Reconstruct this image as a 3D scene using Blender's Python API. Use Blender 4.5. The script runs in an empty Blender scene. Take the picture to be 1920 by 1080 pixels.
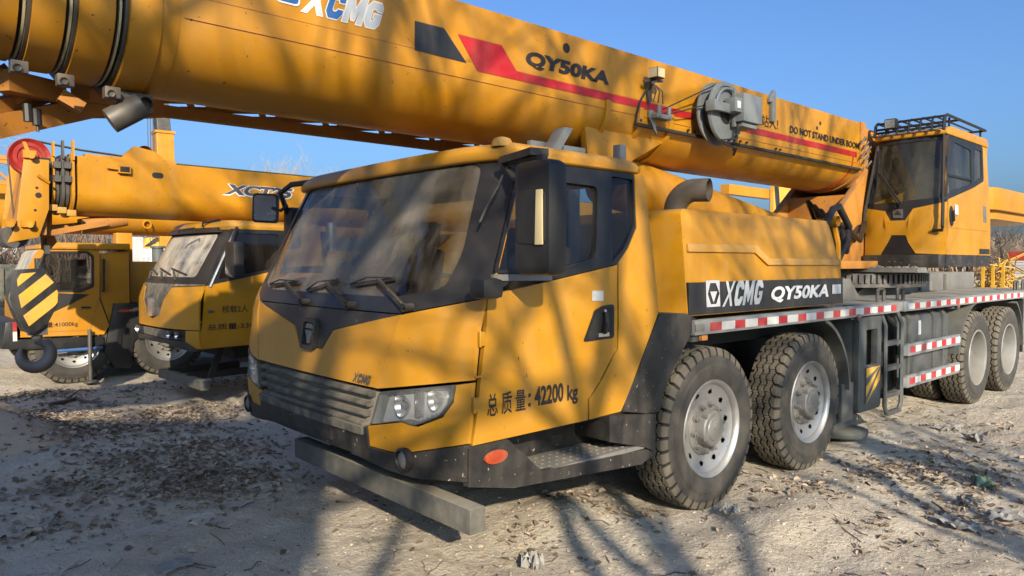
import bpy, bmesh, math, random
from mathutils import Vector, Matrix, noise
random.seed(7)
R = math.radians
SC = bpy.context.scene
COL = SC.collection
# ------------------------------------------------------------------ camera, sky, sun, exposure
EYE = Vector((0, 0, 1.69)); FPX = 1355.0; AZ = 48.3; PITCH = -1.944
cd = bpy.data.cameras.new('camera'); cam = bpy.data.objects.new('camera', cd); COL.objects.link(cam)
cam.location = EYE; cam.rotation_euler = (R(90 + PITCH), 0, R(AZ - 90))
cd.sensor_width = 36; cd.lens = FPX / 1920 * 36; cd.clip_start = .05; cd.clip_end = 2000
SC.camera = cam
SUN_AZ, SUN_EL = 60.0, 23.0            # direction the light travels (from +X), height of the sun
W = bpy.data.worlds.new('World'); SC.world = W; W.use_nodes = True
nt = W.node_tree; nt.nodes.clear()
sky = nt.nodes.new('ShaderNodeTexSky'); sky.sky_type = 'NISHITA'; sky.sun_disc = False
sky.sun_elevation = R(SUN_EL); sky.sun_rotation = R(90 - (SUN_AZ + 180)); sky.altitude = 100
sky.air_density = 1.0; sky.dust_density = 4.5; sky.ozone_density = 3.0
bg = nt.nodes.new('ShaderNodeBackground'); bg.inputs[1].default_value = .15
wo = nt.nodes.new('ShaderNodeOutputWorld')
tint = nt.nodes.new('ShaderNodeMix'); tint.data_type = 'RGBA'; tint.blend_type = 'MULTIPLY'; tint.inputs[0].default_value = 1; tint.inputs[7].default_value = (.375, .515, .69, 1)
nt.links.new(sky.outputs[0], tint.inputs[6]); nt.links.new(tint.outputs[2], bg.inputs[0]); nt.links.new(bg.outputs[0], wo.inputs[0])
sd = bpy.data.lights.new('sun', 'SUN'); sd.energy = 4.0; sd.angle = R(.65); sd.color = (1, .86, .66)
sun = bpy.data.objects.new('sun', sd); COL.objects.link(sun)
tr = Vector((math.cos(R(SUN_AZ)) * math.cos(R(SUN_EL)), math.sin(R(SUN_AZ)) * math.cos(R(SUN_EL)), -math.sin(R(SUN_EL))))
sun.rotation_euler = tr.to_track_quat('-Z', 'Y').to_euler(); sun.location = (-10, -20, 30)
SC.view_settings.view_transform = 'Standard'; SC.view_settings.look = 'None'
SC.view_settings.exposure = 1.1; SC.view_settings.gamma = 1
SC.cycles.max_bounces = 6; SC.cycles.transparent_max_bounces = 16; SC.cycles.caustics_reflective = False; SC.cycles.caustics_refractive = False

# ------------------------------------------------------------------ frames and measuring
XF = Matrix.Identity(4)                 # local frame of the machine being built
def set_frame(m):
    global XF
    XF = m
_F = Vector((math.cos(R(AZ)), math.sin(R(AZ)), 0)); _R = Vector((math.sin(R(AZ)), -math.cos(R(AZ)), 0))
_d = _F * math.cos(R(PITCH)) + Vector((0, 0, math.sin(R(PITCH)))); _u = _F * -math.sin(R(PITCH)) + Vector((0, 0, math.cos(R(PITCH))))
def ray(px, py):
    d = _d + _R * ((px - 960) / FPX) + _u * ((540 - py) / FPX)
    inv = XF.inverted()
    return inv @ EYE, inv.to_3x3() @ d
def at(px, py, ax, val):                # the point of a plane (in the current frame) that the photograph shows there
    o, d = ray(px, py); i = 'xyz'.index(ax)
    return o + d * ((val - o[i]) / d[i])

# ------------------------------------------------------------------ materials
MATS = {}
class NT:
    def __init__(s, name):
        s.m = bpy.data.materials.new(name); s.m.use_nodes = True; s.t = s.m.node_tree; s.t.nodes.clear()
        s.out = s.n('ShaderNodeOutputMaterial'); MATS[name] = s.m
    def n(s, k, **kw):
        x = s.t.nodes.new(k)
        for a, b in kw.items(): setattr(x, a, b)
        return x
    def l(s, a, b): s.t.links.new(a, b)
    def coord(s, scale=(1, 1, 1), which='Object'):
        if not hasattr(s, 'tc'): s.tc = s.n('ShaderNodeNewGeometry') 
        mp = s.n('ShaderNodeMapping'); mp.inputs['Scale'].default_value = scale
        s.l(s.tc.outputs['Position'], mp.inputs['Vector']); return mp.outputs[0]
    def noise(s, scale, detail=4, rough=.55, stretch=(1, 1, 1), dist=0):
        x = s.n('ShaderNodeTexNoise'); x.inputs['Scale'].default_value = scale; x.inputs['Detail'].default_value = detail
        x.inputs['Roughness'].default_value = rough; x.inputs['Distortion'].default_value = dist
        s.l(s.coord(stretch), x.inputs['Vector']); return x.outputs[0]
    def ramp(s, v, a, b, va=0, vb=1):
        x = s.n('ShaderNodeMapRange'); x.inputs[1].default_value = a; x.inputs[2].default_value = b
        x.inputs[3].default_value = va; x.inputs[4].default_value = vb; s.l(v, x.inputs[0]); return x.outputs[0]
    def mix(s, f, a, b):
        x = s.n('ShaderNodeMix', data_type='RGBA')
        for k, v in ((0, f), (6, a), (7, b)):
            if isinstance(v, (tuple, list)): x.inputs[k].default_value = tuple(v) + ((1,) if len(v) == 3 else ())
            elif isinstance(v, (int, float)): x.inputs[k].default_value = v
            else: s.l(v, x.inputs[k])
        return x.outputs[2]
    def math(s, op, a, b=0.0):
        x = s.n('ShaderNodeMath', operation=op)
        for k, v in ((0, a), (1, b)):
            if isinstance(v, (int, float)): x.inputs[k].default_value = v
            else: s.l(v, x.inputs[k])
        return x.outputs[0]
    def bsdf(s, base, rough=.5, metal=0, spec=.5, coat=0, bump=None, bstr=.2, bdist=.01):
        p = s.n('ShaderNodeBsdfPrincipled')
        for k, v in (('Base Color', base), ('Roughness', rough), ('Metallic', metal), ('Specular IOR Level', spec), ('Coat Weight', coat)):
            if isinstance(v, (tuple, list)): p.inputs[k].default_value = tuple(v) + ((1,) if len(v) == 3 else ())
            elif isinstance(v, (int, float)): p.inputs[k].default_value = v
            else: s.l(v, p.inputs[k])
        if bump is not None:
            b = s.n('ShaderNodeBump'); b.inputs['Strength'].default_value = bstr; b.inputs['Distance'].default_value = bdist
            s.l(bump, b.inputs['Height']); s.l(b.outputs[0], p.inputs['Normal'])
        return p.outputs[0]
    def done(s, sh): s.l(sh, s.out.inputs[0]); return s.m
    def updust(s):
        g = s.n('ShaderNodeSeparateXYZ'); s.coord()
        s.l(s.tc.outputs['Normal'], g.inputs[0]); return g.outputs[2]

def worn(name, base, rough=.45, dust=.35, dcol=(.33, .26, .18), streak=.3, chips=0.0, chipcol=(.05, .03, .02), metal=0, var=.12, coat=0, bs=.0):
    t = NT(name)
    n1 = t.noise(1.7, 5); n2 = t.noise(9, 6, .6); n3 = t.noise(6, 3, .5, (1, 1, .09))
    c2 = tuple(x * (1 - var * 2.2) for x in base); c3 = tuple(min(1, x * (1 + var)) for x in base)
    c = t.mix(t.ramp(n1, .32, .68), c2, c3)
    up = t.ramp(t.updust(), .25, .95, 0, .55)
    dm = t.math('MULTIPLY', t.ramp(n2, .38, .72), dust)
    dm = t.math('ADD', dm, t.math('MULTIPLY', t.ramp(n3, .5, .74), streak))
    dm = t.math('ADD', dm, t.math('MULTIPLY', up, min(1, dust * 2.4)))
    dm = t.math('MINIMUM', dm, .92)
    c = t.mix(dm, c, dcol)
    if chips:
        ch = t.ramp(t.noise(34, 3, .6), .70 - chips * .08, .73 - chips * .08)
        c = t.mix(ch, c, chipcol)
    r = t.ramp(dm, 0, .7, rough, min(.95, rough + .4))
    return t.done(t.bsdf(c, r, metal, .45, coat, bump=n2 if bs else None, bstr=bs))

ORANGE = (.42, .192, .006)
worn('orange_paint', ORANGE, .34, .13, (.42, .28, .13), .14, .02, var=.07)
worn('orange_clean', (.44, .188, .007), .36, .13, (.42, .27, .11), .14, .12, (.10, .035, .015), var=.08)
worn('orange_boom', (.43, .188, .006), .36, .15, (.36, .21, .07), .26, .12, (.09, .03, .012), var=.1)
worn('jib_paint', (.42, .17, .02), .6, .3, (.2, .13, .08), .2, .3, var=.1)
worn('black_trim', (.012, .0125, .0135), .42, .07, (.12, .105, .085), .09, 0, var=.2)
worn('black_dusty', (.014, .014, .015), .5, .17, (.17, .145, .11), .20, .2, (.32, .29, .24), var=.2)
worn('grille_dusty', (.05, .046, .04), .7, .75, (.22, .195, .15), .35, var=.2)
worn('chassis_grey', (.062, .070, .071), .5, .25, (.18, .16, .12), .15, .15, (.03, .03, .03), var=.15)
worn('deck_grey', (.15, .148, .14), .55, .3, (.27, .24, .19), .1, .2, (.06, .05, .045), var=.15)
worn('rail_silver', (.30, .31, .31), .42, .35, (.33, .3, .25), .2, .15, (.08, .07, .06), metal=.5)
worn('winch_grey', (.15, .168, .175), .45, .15, (.22, .2, .16), .1, var=.1)
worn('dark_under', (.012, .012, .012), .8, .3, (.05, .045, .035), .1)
worn('rim_alloy', (.42, .42, .42), .36, .3, (.28, .26, .22), .1, .1, (.06, .05, .05), metal=.75, var=.07)
worn('rim_steel', (.22, .225, .225), .5, .5, (.24, .215, .17), .1, .1, metal=.25)
worn('hub_grey', (.20, .20, .195), .5, .5, (.26, .235, .19), .05, .3, metal=.5)
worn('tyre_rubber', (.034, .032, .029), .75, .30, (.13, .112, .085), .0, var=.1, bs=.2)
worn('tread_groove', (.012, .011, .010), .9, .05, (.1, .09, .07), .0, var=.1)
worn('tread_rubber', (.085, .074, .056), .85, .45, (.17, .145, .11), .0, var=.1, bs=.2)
worn('steel_dark', (.10, .095, .09), .5, .3, (.2, .17, .13), .1, .3, (.14, .06, .03), metal=.6)
worn('hook_steel', (.12, .11, .11), .5, .3, (.22, .19, .16), .1, .2, metal=.4)
worn('exhaust_metal', (.13, .11, .09), .55, .35, (.26, .19, .12), .3, .3, (.10, .05, .03), metal=.4)
worn('brown_sand', (.42, .31, .215), .95, .3, (.36, .28, .2), 0, bs=.6)
worn('red_paint', (.36, .008, .012), .4, .1, (.35, .2, .12), .1)
worn('red_pulley', (.27, .012, .010), .45, .25, (.3, .15, .08), .1)
worn('white_tape', (.56, .56, .54), .45, .3, (.45, .4, .33), .25)
worn('red_tape', (.40, .012, .02), .4, .2, (.4, .25, .2), .15)
worn('black_decal', (.016, .017, .02), .35, .1, (.2, .17, .12), .12)
worn('ink', (.014, .012, .012), .5, .05, (.2, .15, .1), .05)
worn('white_letter', (.6, .61, .62), .4, .12, (.5, .45, .38), .08)
worn('silver_letter', (.40, .43, .46), .3, .1, (.3, .28, .24), .1)
worn('blue_letter', (.02, .10, .30), .35, .1, (.3, .3, .3), .05)
worn('grey_letter', (.045, .05, .06), .4, .1)
worn('seat_cloth', (.05, .03, .028), .85, .2, var=.3)
worn('cabin_trim', (.045, .047, .05), .7, .3, (.16, .14, .12), .0)
worn('visor_amber', (.50, .42, .23), .4, .2, (.5, .42, .3), .2)
worn('amber_lens', (.75, .25, .03), .25, .1)
worn('red_lens', (.36, .055, .02), .25, .2)
worn('chrome_dusty', (.62, .63, .64), .22, .15, (.4, .37, .33), .05, metal=.9)
worn('lamp_bowl', (.40, .41, .43), .25, .05, (.4, .38, .35), .0, metal=.15)
worn('orange_dusty', (.42, .215, .035), .6, .3, (.40, .28, .15), .1)
worn('yellow_hazard', (.72, .38, .03), .5, .35, (.3, .22, .14), .2, .2)
worn('beam_grey', (.066, .068, .062), .65, .32, (.30, .265, .20), .2, .2, (.1, .06, .04))
worn('wall_white', (.72, .73, .74), .7, .2, (.5, .48, .44), .15)
worn('shade_block_wall', (.3, .32, .33), .6, .2)
worn('grey_plate', (.45, .46, .47), .5, .2, (.5, .46, .4), .1)
worn('tank_grey', (.085, .095, .10), .36, .28, (.2, .18, .14), .22, .15, var=.12, metal=.2)
worn('dark_container', (.03, .045, .04), .6, .3)
worn('yellow_steel', (.48, .26, .012), .5, .1)
worn('cloth_white', (.6, .6, .58), .8, .3, (.4, .35, .28), 0)
worn('cloth_green', (.12, .32, .22), .7, .3, (.4, .35, .28), 0)
worn('cloth_grey', (.52, .55, .57), .6, .3, (.4, .35, .28), 0)
worn('bark_dark', (.085, .07, .055), .9, .3, (.18, .15, .12), .2, var=.3)
worn('bark_pale', (.30, .26, .22), .9, .2, var=.2)
worn('twig_brown', (.20, .135, .09), .9, .2, var=.3)

def brick_mat():
    t = NT('grey_brick'); b = t.n('ShaderNodeTexBrick'); b.inputs['Scale'].default_value = 3.2
    b.inputs['Color1'].default_value = (.42, .41, .39, 1); b.inputs['Color2'].default_value = (.33, .32, .31, 1); b.inputs['Mortar'].default_value = (.16, .15, .14, 1)
    b.inputs['Mortar Size'].default_value = .03
    mp = t.n('ShaderNodeMapping'); mp.inputs['Rotation'].default_value = (R(90), 0, 0); g = t.n('ShaderNodeNewGeometry')
    t.l(g.outputs['Position'], mp.inputs[0]); t.l(mp.outputs[0], b.inputs[0])
    t.done(t.bsdf(b.outputs[0], .9))
brick_mat()

def glass(name, tint, dust, dcol, streaks=True, gloss=.03):
    t = NT(name)
    tr_ = t.n('ShaderNodeBsdfTransparent'); tr_.inputs[0].default_value = (*tint, 1)
    gl = t.n('ShaderNodeBsdfGlossy'); gl.inputs['Roughness'].default_value = gloss
    fr = t.n('ShaderNodeFresnel'); fr.inputs[0].default_value = 1.5
    gb = t.n('ShaderNodeNewGeometry'); front = t.math('SUBTRACT', 1.0, gb.outputs['Backfacing'])      # only the outer face of a pane mirrors
    m1 = t.n('ShaderNodeMixShader'); t.l(t.math('MULTIPLY', fr.outputs[0], front), m1.inputs[0]); t.l(tr_.outputs[0], m1.inputs[1]); t.l(gl.outputs[0], m1.inputs[2])
    df = t.n('ShaderNodeBsdfDiffuse'); df.inputs[0].default_value = (*dcol, 1)
    n = t.noise(1.3, 4, .5, (1.6, 1.6, .35), .3); n2 = t.noise(11, 4, .6, (1, 1, .07))
    f = t.math('MULTIPLY', t.math('ADD', t.ramp(n, .34, .66, .15, 1.15), t.ramp(n2, .35, .7, -.12, .22)), dust)
    f = t.math('MULTIPLY', t.math('MAXIMUM', f, 0.0), front)
    m2 = t.n('ShaderNodeMixShader'); t.l(f, m2.inputs[0]); t.l(m1.outputs[0], m2.inputs[1]); t.l(df.outputs[0], m2.inputs[2])
    t.done(m2.outputs[0])
glass('windshield_glass', (.60, .61, .60), .68, (.185, .168, .14))
glass('windshield_pale', (.5, .5, .48), 1.1, (.40, .36, .30))
glass('side_glass', (.74, .77, .79), .08, (.2, .18, .16))
glass('dark_glass', (.55, .57, .60), .10, (.12, .11, .1))
glass('cabin_glass', (.68, .72, .69), .18, (.24, .24, .19))
glass('lamp_glass', (.90, .91, .92), .28, (.55, .55, .53), gloss=.02)

def ground_mat():
    t = NT('dry_dirt')
    a = t.noise(.55, 6, .6); b = t.noise(4.5, 6, .65); c = t.noise(38, 4, .6); d = t.noise(1.3, 4, .6, (.35, 1.3, 1), .8)
    col = t.mix(t.ramp(a, .35, .65), (.44, .385, .30), (.55, .49, .40))
    col = t.mix(t.ramp(b, .42, .72, 0, .5), col, (.43, .36, .275))
    col = t.mix(t.ramp(d, .56, .70, 0, .7), col, (.60, .55, .465))
    col = t.mix(t.ramp(t.noise(90, 5, .7), .56, .72, 0, .32), col, (.30, .245, .18))
    col = t.mix(t.ramp(t.noise(21, 6, .75, (1, .5, 1), .5), .55, .66, 0, .45), col, (.34, .285, .215))
    sp = t.n('ShaderNodeTexVoronoi'); sp.inputs['Scale'].default_value = 26; t.l(t.coord(), sp.inputs['Vector'])
    col = t.mix(t.ramp(sp.outputs['Distance'], .12, .06, 0, .55), col, (.17, .135, .10))
    h = t.math('ADD', t.math('MULTIPLY', b, 1.2), t.math('MULTIPLY', c, .45))
    h = t.math('ADD', h, t.math('MULTIPLY', t.noise(13, 7, .75), 1.3))
    t.done(t.bsdf(col, .95, 0, .15, bump=h, bstr=.85, bdist=.04))
ground_mat()
def leaf_mat():
    t = NT('dry_leaf'); g = t.n('ShaderNodeNewGeometry')
    c = t.n('ShaderNodeValToRGB'); e = c.color_ramp.elements
    e[0].color = (.10, .075, .055, 1); e[1].color = (.40, .32, .24, 1); x = e.new(.55); x.color = (.20, .155, .115, 1)
    t.l(g.outputs['Random Per Island'], c.inputs[0]); t.done(t.bsdf(c.outputs[0], .8, 0, .2))
leaf_mat()
def pebble_mat():
    t = NT('pebble'); g = t.n('ShaderNodeNewGeometry')
    t.done(t.bsdf(t.mix(g.outputs['Random Per Island'], (.2, .17, .13), (.42, .37, .29)), .9, 0, .2))
pebble_mat()
def mesh_mat():
    t = NT('grille_mesh'); v = t.n('ShaderNodeTexVoronoi'); v.inputs['Scale'].default_value = 48; v.inputs['Randomness'].default_value = .1
    t.l(t.coord((.2, 1, 1)), v.inputs['Vector'])
    t.done(t.bsdf(t.mix(t.ramp(v.outputs['Distance'], .28, .38), (.004, .004, .004), (.2, .18, .15)), .8))
mesh_mat()

# ------------------------------------------------------------------ geometry helpers
def link(o, parent=None, cat=None, label=None, group=None, kind=None):
    COL.objects.link(o)
    if parent is not None:
        o.parent = parent; o.matrix_parent_inverse = parent.matrix_world.inverted()
    tag(o, label, cat, group, kind); return o
def tag(o, label=None, cat=None, group=None, kind=None):
    for k, v in (('label', label), ('category', cat), ('group', group), ('kind', kind)):
        if v: o[k] = v
def empty(name, loc, label, cat, group=None):
    o = bpy.data.objects.new(name, None); o.empty_display_size = .3
    o.matrix_world = XF @ Matrix.Translation(Vector(loc)); o.location = (XF @ Vector(loc)); o.rotation_euler = XF.to_euler()
    link(o, None, cat, label, group); bpy.context.view_layer.update(); return o
def obj(name, bm, mats, parent=None, smooth=35, bevel=0, label=None, cat=None, group=None, kind=None, fix=True):
    """links a bmesh (in the current frame) as ONE object whose origin is its middle"""
    bm.transform(XF)
    if fix: bmesh.ops.recalc_face_normals(bm, faces=bm.faces)
    if bevel:
        es = [e for e in bm.edges if len(e.link_faces) == 2 and e.calc_face_angle(0) > R(40)]
        if es: bmesh.ops.bevel(bm, geom=es, offset=bevel, segments=2, affect='EDGES', clamp_overlap=True, profile=.6)
    vs = [v.co for v in bm.verts]
    lo = Vector([min(v[i] for v in vs) for i in range(3)]); hi = Vector([max(v[i] for v in vs) for i in range(3)])
    c = (lo + hi) / 2
    bm.transform(Matrix.Translation(-c))
    me = bpy.data.meshes.new(name); bm.to_mesh(me); bm.free()
    for m in (mats if isinstance(mats, (list, tuple)) else [mats]): me.materials.append(MATS[m])
    if smooth:
        me.shade_smooth(); me.set_sharp_from_angle(angle=R(smooth))
    o = bpy.data.objects.new(name, me); o.location = c
    link(o, parent, cat, label, group, kind)
    bpy.context.view_layer.update()
    return o
def B(): return bmesh.new()
def box(bm, lo, hi, mi=0, rot=None):
    lo = Vector(lo); hi = Vector(hi); c = (lo + hi) / 2; s = hi - lo
    M = Matrix.Translation(c) @ (rot.to_4x4() if rot else Matrix.Identity(4)) @ Matrix.Diagonal((abs(s.x), abs(s.y), abs(s.z), 1))
    r = bmesh.ops.create_cube(bm, size=1, matrix=M)
    fs = set(f for v in r['verts'] for f in v.link_faces)
    for f in fs: f.material_index = mi
    return bm
def cbox(bm, c, s, mi=0, rot=None):
    c = Vector(c); s = Vector(s); return box(bm, c - s / 2, c + s / 2, mi, rot)
def tube(bm, pts, rad, seg=8, mi=0, caps=True, square=False):
    pts = [Vector(p) for p in pts]; n = len(pts)
    rads = rad if isinstance(rad, (list, tuple)) else [rad] * n
    up = None; rings = []
    for i in range(n):
        t = (pts[min(i + 1, n - 1)] - pts[max(i - 1, 0)])
        if t.length < 1e-9: t = Vector((0, 0, 1))
        t.normalize()
        if up is None: up = t.orthogonal() if not square else (Vector((0, 0, 1)) if abs(t.z) < .9 else Vector((1, 0, 0)))
        up = (up - t * up.dot(t))
        if up.length < 1e-6: up = t.orthogonal()
        up.normalize(); s = t.cross(up)
        ph = math.pi / seg if square else 0
        k = math.sqrt(2) if square and seg == 4 else 1
        rings.append([bm.verts.new(pts[i] + (up * math.cos(ph + 2 * math.pi * j / seg) + s * math.sin(ph + 2 * math.pi * j / seg)) * rads[i] * k) for j in range(seg)])
    for a, b in zip(rings, rings[1:]):
        for j in range(seg):
            f = bm.faces.new((a[j], a[(j + 1) % seg], b[(j + 1) % seg], b[j])); f.material_index = mi
    if caps:
        for r in (rings[0][::-1], rings[-1]):
            f = bm.faces.new(r); f.material_index = mi
    return bm
def bar(bm, a, b, r, mi=0): return tube(bm, [a, b], r, 4, mi, True, True)
def arc(c, u, v, r, a0, a1, n):
    c = Vector(c); u = Vector(u); v = Vector(v)
    return [c + (u * math.cos(R(a0 + (a1 - a0) * i / n)) + v * math.sin(R(a0 + (a1 - a0) * i / n))) * r for i in range(n + 1)]
def lathe(bm, prof, c, axis='y', seg=48, mi=0, close=False):
    """prof: list of (along, radius)"""
    c = Vector(c); rings = []
    A = {'x': (Vector((1, 0, 0)), Vector((0, 1, 0)), Vector((0, 0, 1))), 'y': (Vector((0, 1, 0)), Vector((1, 0, 0)), Vector((0, 0, 1))), 'z': (Vector((0, 0, 1)), Vector((1, 0, 0)), Vector((0, 1, 0)))}[axis]
    for a, r in prof:
        if r < 1e-6: rings.append([bm.verts.new(c + A[0] * a)])
        else: rings.append([bm.verts.new(c + A[0] * a + (A[1] * math.cos(2 * math.pi * j / seg) + A[2] * math.sin(2 * math.pi * j / seg)) * r) for j in range(seg)])
    for a, b in zip(rings, rings[1:]):
        for j in range(seg):
            k = (j + 1) % seg
            if len(a) == 1 and len(b) == 1: continue
            if len(a) == 1: q = (a[0], b[k], b[j])
            elif len(b) == 1: q = (a[j], a[k], b[0])
            else: q = (a[j], a[k], b[k], b[j])
            f = bm.faces.new(q); f.material_index = mi
    return bm
def prism(bm, poly, fn, d0, d1, mi=0):
    """poly of (a,b), fn(a,b,d) -> point; extruded from depth d0 to d1"""
    v0 = [bm.verts.new(fn(a, b, d0)) for a, b in poly]; v1 = [bm.verts.new(fn(a, b, d1)) for a, b in poly]
    n = len(poly); fs = [bm.faces.new(v0), bm.faces.new(v1[::-1])]
    for i in range(n): fs.append(bm.faces.new((v0[i], v1[i], v1[(i + 1) % n], v0[(i + 1) % n])))
    for f in fs: f.material_index = mi
    return bm
def XZ(a, b, d): return Vector((a, d, b))
def YZ(a, b, d): return Vector((d, a, b))
def XY(a, b, d): return Vector((a, b, d))
def rnd(poly, r, n=5):
    out = []; m = len(poly); poly = [Vector(p) for p in poly]
    for i in range(m):
        p = poly[i]; a = poly[i - 1] - p; b = poly[(i + 1) % m] - p
        rr = r[i] if isinstance(r, (list, tuple)) else r
        k = min(rr, a.length * .45, b.length * .45)
        if k < 1e-5: out.append(tuple(p)); continue
        s = p + a.normalized() * k; e = p + b.normalized() * k
        for j in range(n + 1):
            t = j / n; q = s * (1 - t) ** 2 + p * 2 * t * (1 - t) + e * t * t; out.append(tuple(q))
    return out
def patch(bm, poly, fn, d0, d1, step=.12, holes=(), mi=0):
    """a sheet of real thickness laid on a curved surface fn(a,b,depth), outline poly, optional holes"""
    t = bmesh.new(); es = []
    for lp in [poly] + list(holes):
        vs = [t.verts.new((a, b, 0)) for a, b in lp]
        for i in range(len(vs)): es.append(t.edges.new((vs[i], vs[(i + 1) % len(vs)])))
    bmesh.ops.triangle_fill(t, use_beauty=True, use_dissolve=False, edges=es)
    for ax in (0, 1):
        lo = min(p[ax] for p in poly); hi = max(p[ax] for p in poly); k = max(1, int(math.ceil((hi - lo) / step)))
        nrm = Vector((1, 0, 0)) if ax == 0 else Vector((0, 1, 0))
        for i in range(1, k):
            co = nrm * (lo + (hi - lo) * i / k)
            bmesh.ops.bisect_plane(t, geom=t.verts[:] + t.edges[:] + t.faces[:], plane_co=co, plane_no=nrm, dist=1e-6)
    t.verts.index_update()
    top = [bm.verts.new(fn(v.co.x, v.co.y, d0)) for v in t.verts]; bot = [bm.verts.new(fn(v.co.x, v.co.y, d1)) for v in t.verts]
    def nf(q):
        try:
            f = bm.faces.new(q); f.material_index = mi
        except ValueError: pass
    for f in t.faces:
        ix = [v.index for v in f.verts]; nf([top[i] for i in ix]); nf([bot[i] for i in ix][::-1])
    for e in t.edges:
        if len(e.link_faces) == 1:
            a, b = e.verts[0].index, e.verts[1].index; nf((top[a], top[b], bot[b], bot[a]))
    t.free(); return bm
_fonts = {}
def letters(s, bold=0.0, shear=0.0, res=3):
    """text as flat 2D faces, scaled to the unit box; less bold when heavy outlines fail to fill"""
    for k in (1, .8, .6, .4, .2, 0):
        cu = bpy.data.curves.new('lettering', 'FONT'); cu.body = s; cu.offset = bold * k; cu.resolution_u = res
        o = bpy.data.objects.new('lettering', cu); COL.objects.link(o); bpy.context.view_layer.update()
        dg = bpy.context.evaluated_depsgraph_get(); me = bpy.data.meshes.new_from_object(o.evaluated_get(dg))
        bpy.data.objects.remove(o)
        V = [(v.co.x + shear * v.co.y, v.co.y) for v in me.vertices]; F = [list(p.vertices) for p in me.polygons]; ar = sum(p.area for p in me.polygons); bpy.data.meshes.remove(me)
        lx = min(v[0] for v in V); hx = max(v[0] for v in V); ly = min(v[1] for v in V); hy = max(v[1] for v in V)
        if ar > .12 * (hx - lx) * (hy - ly): break
    return [((x - lx) / (hx - lx), (y - ly) / (hy - ly)) for x, y in V], F
def put_letters(bm, s, fn, bold=0, shear=0, mi=0):
    """fn(u,v) -> point, u and v run 0..1 over the text"""
    V, F = letters(s, bold, shear); vs = [bm.verts.new(fn(u, v)) for u, v in V]
    for f in F:
        try: bm.faces.new([vs[i] for i in f]).material_index = mi
        except ValueError: pass
    return bm
def flat(bm, poly, fn, mi=0):
    f = bm.faces.new([bm.verts.new(fn(a, b)) for a, b in poly]); f.material_index = mi; return bm
# ------------------------------------------------------------------ cab surfaces: front and sides as functions
def lerp(tab, z):
    if z <= tab[0][0]: return tab[0][1]
    for (a, x), (b, y) in zip(tab, tab[1:]):
        if z <= b: return x + (y - x) * (z - a) / (b - a)
    return tab[-1][1]
class Cab:
    def __init__(s, yc, half, prof, inset, flat, wrap, pw=1.5, soft=.02):
        s.yc, s.half, s.prof, s.ins, s.flat, s.wrap, s.pw, s.soft = yc, half, prof, inset, flat, wrap, pw, soft
    def vm(s, z): return s.half - lerp(s.ins, z)
    def fx(s, v, z):
        v = abs(v); w = s.soft * min(1, v / s.flat) ** 2
        if v > s.flat: w += s.wrap * ((v - s.flat) / (s.half - s.flat)) ** s.pw
        return lerp(s.prof, z) + w
    def F(s, a, z, d=0): v = a * s.vm(z); return Vector((s.fx(v, z) + d, s.yc + v, z))
    def S(s, x, z, d=0): return Vector((x, s.yc - (s.vm(z) - d), z))
    def S2(s, x, z, d=0): return Vector((x, s.yc + (s.vm(z) - d), z))
    def xc(s, z): return s.fx(s.vm(z), z)
    def f(s, px, py):
        o, d = ray(px, py)
        def g(t):
            p = o + d * t; return p.x - s.fx(min(s.half, abs(p.y - s.yc)), p.z), p
        x0 = lerp(s.prof, 1.0); t0 = (x0 - .6 - o.x) / d.x; t1 = (x0 + 1.2 - o.x) / d.x; last = t0
        for i in range(1, 241):                                    # first crossing of the curved front
            t = t0 + (t1 - t0) * i / 240
            if g(t)[0] > 0: break
            last = t
        a, b = last, t
        for _ in range(30):
            m = (a + b) / 2
            if g(m)[0] > 0: b = m
            else: a = m
        p = g(b)[1]
        return (max(-1, min(1, (p.y - s.yc) / s.vm(p.z))), p.z)
    def sd(s, px, py):
        y = s.yc - s.half
        for _ in range(12):
            p = at(px, py, 'y', y); y = s.yc - s.vm(p.z)
        return (max(p.x, s.xc(p.z)), p.z)
    def fp(s, L): return [s.f(*p) for p in L]
    def sp(s, L): return [s.sd(*p) for p in L]
def mir(L): return [(-a, b) for a, b in L][::-1]

GLYPH = {'X': [(0, 0), (.23, 0), (.5, .39), (.77, 0), (1, 0), (.63, .5), (1, 1), (.77, 1), (.5, .61), (.23, 1), (0, 1), (.37, .5)],
         'C': [(1, .36), (1, .2), (.8, 0), (.22, 0), (0, .22), (0, .78), (.22, 1), (.8, 1), (1, .8), (1, .64), (.68, .64), (.6, .74), (.42, .74), (.34, .66), (.34, .34), (.42, .26), (.6, .26), (.68, .36)],
         'M': [(0, 0), (0, 1), (.3, 1), (.5, .55), (.7, 1), (1, 1), (1, 0), (.74, 0), (.74, .52), (.58, .12), (.42, .12), (.26, .52), (.26, 0)],
         'G': [(1, .54), (1, .2), (.8, 0), (.22, 0), (0, .22), (0, .78), (.22, 1), (.8, 1), (1, .8), (1, .68), (.68, .68), (.6, .75), (.42, .75), (.34, .66), (.34, .34), (.42, .25), (.62, .25), (.68, .32), (.68, .38), (.5, .38), (.5, .54)]}
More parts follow.
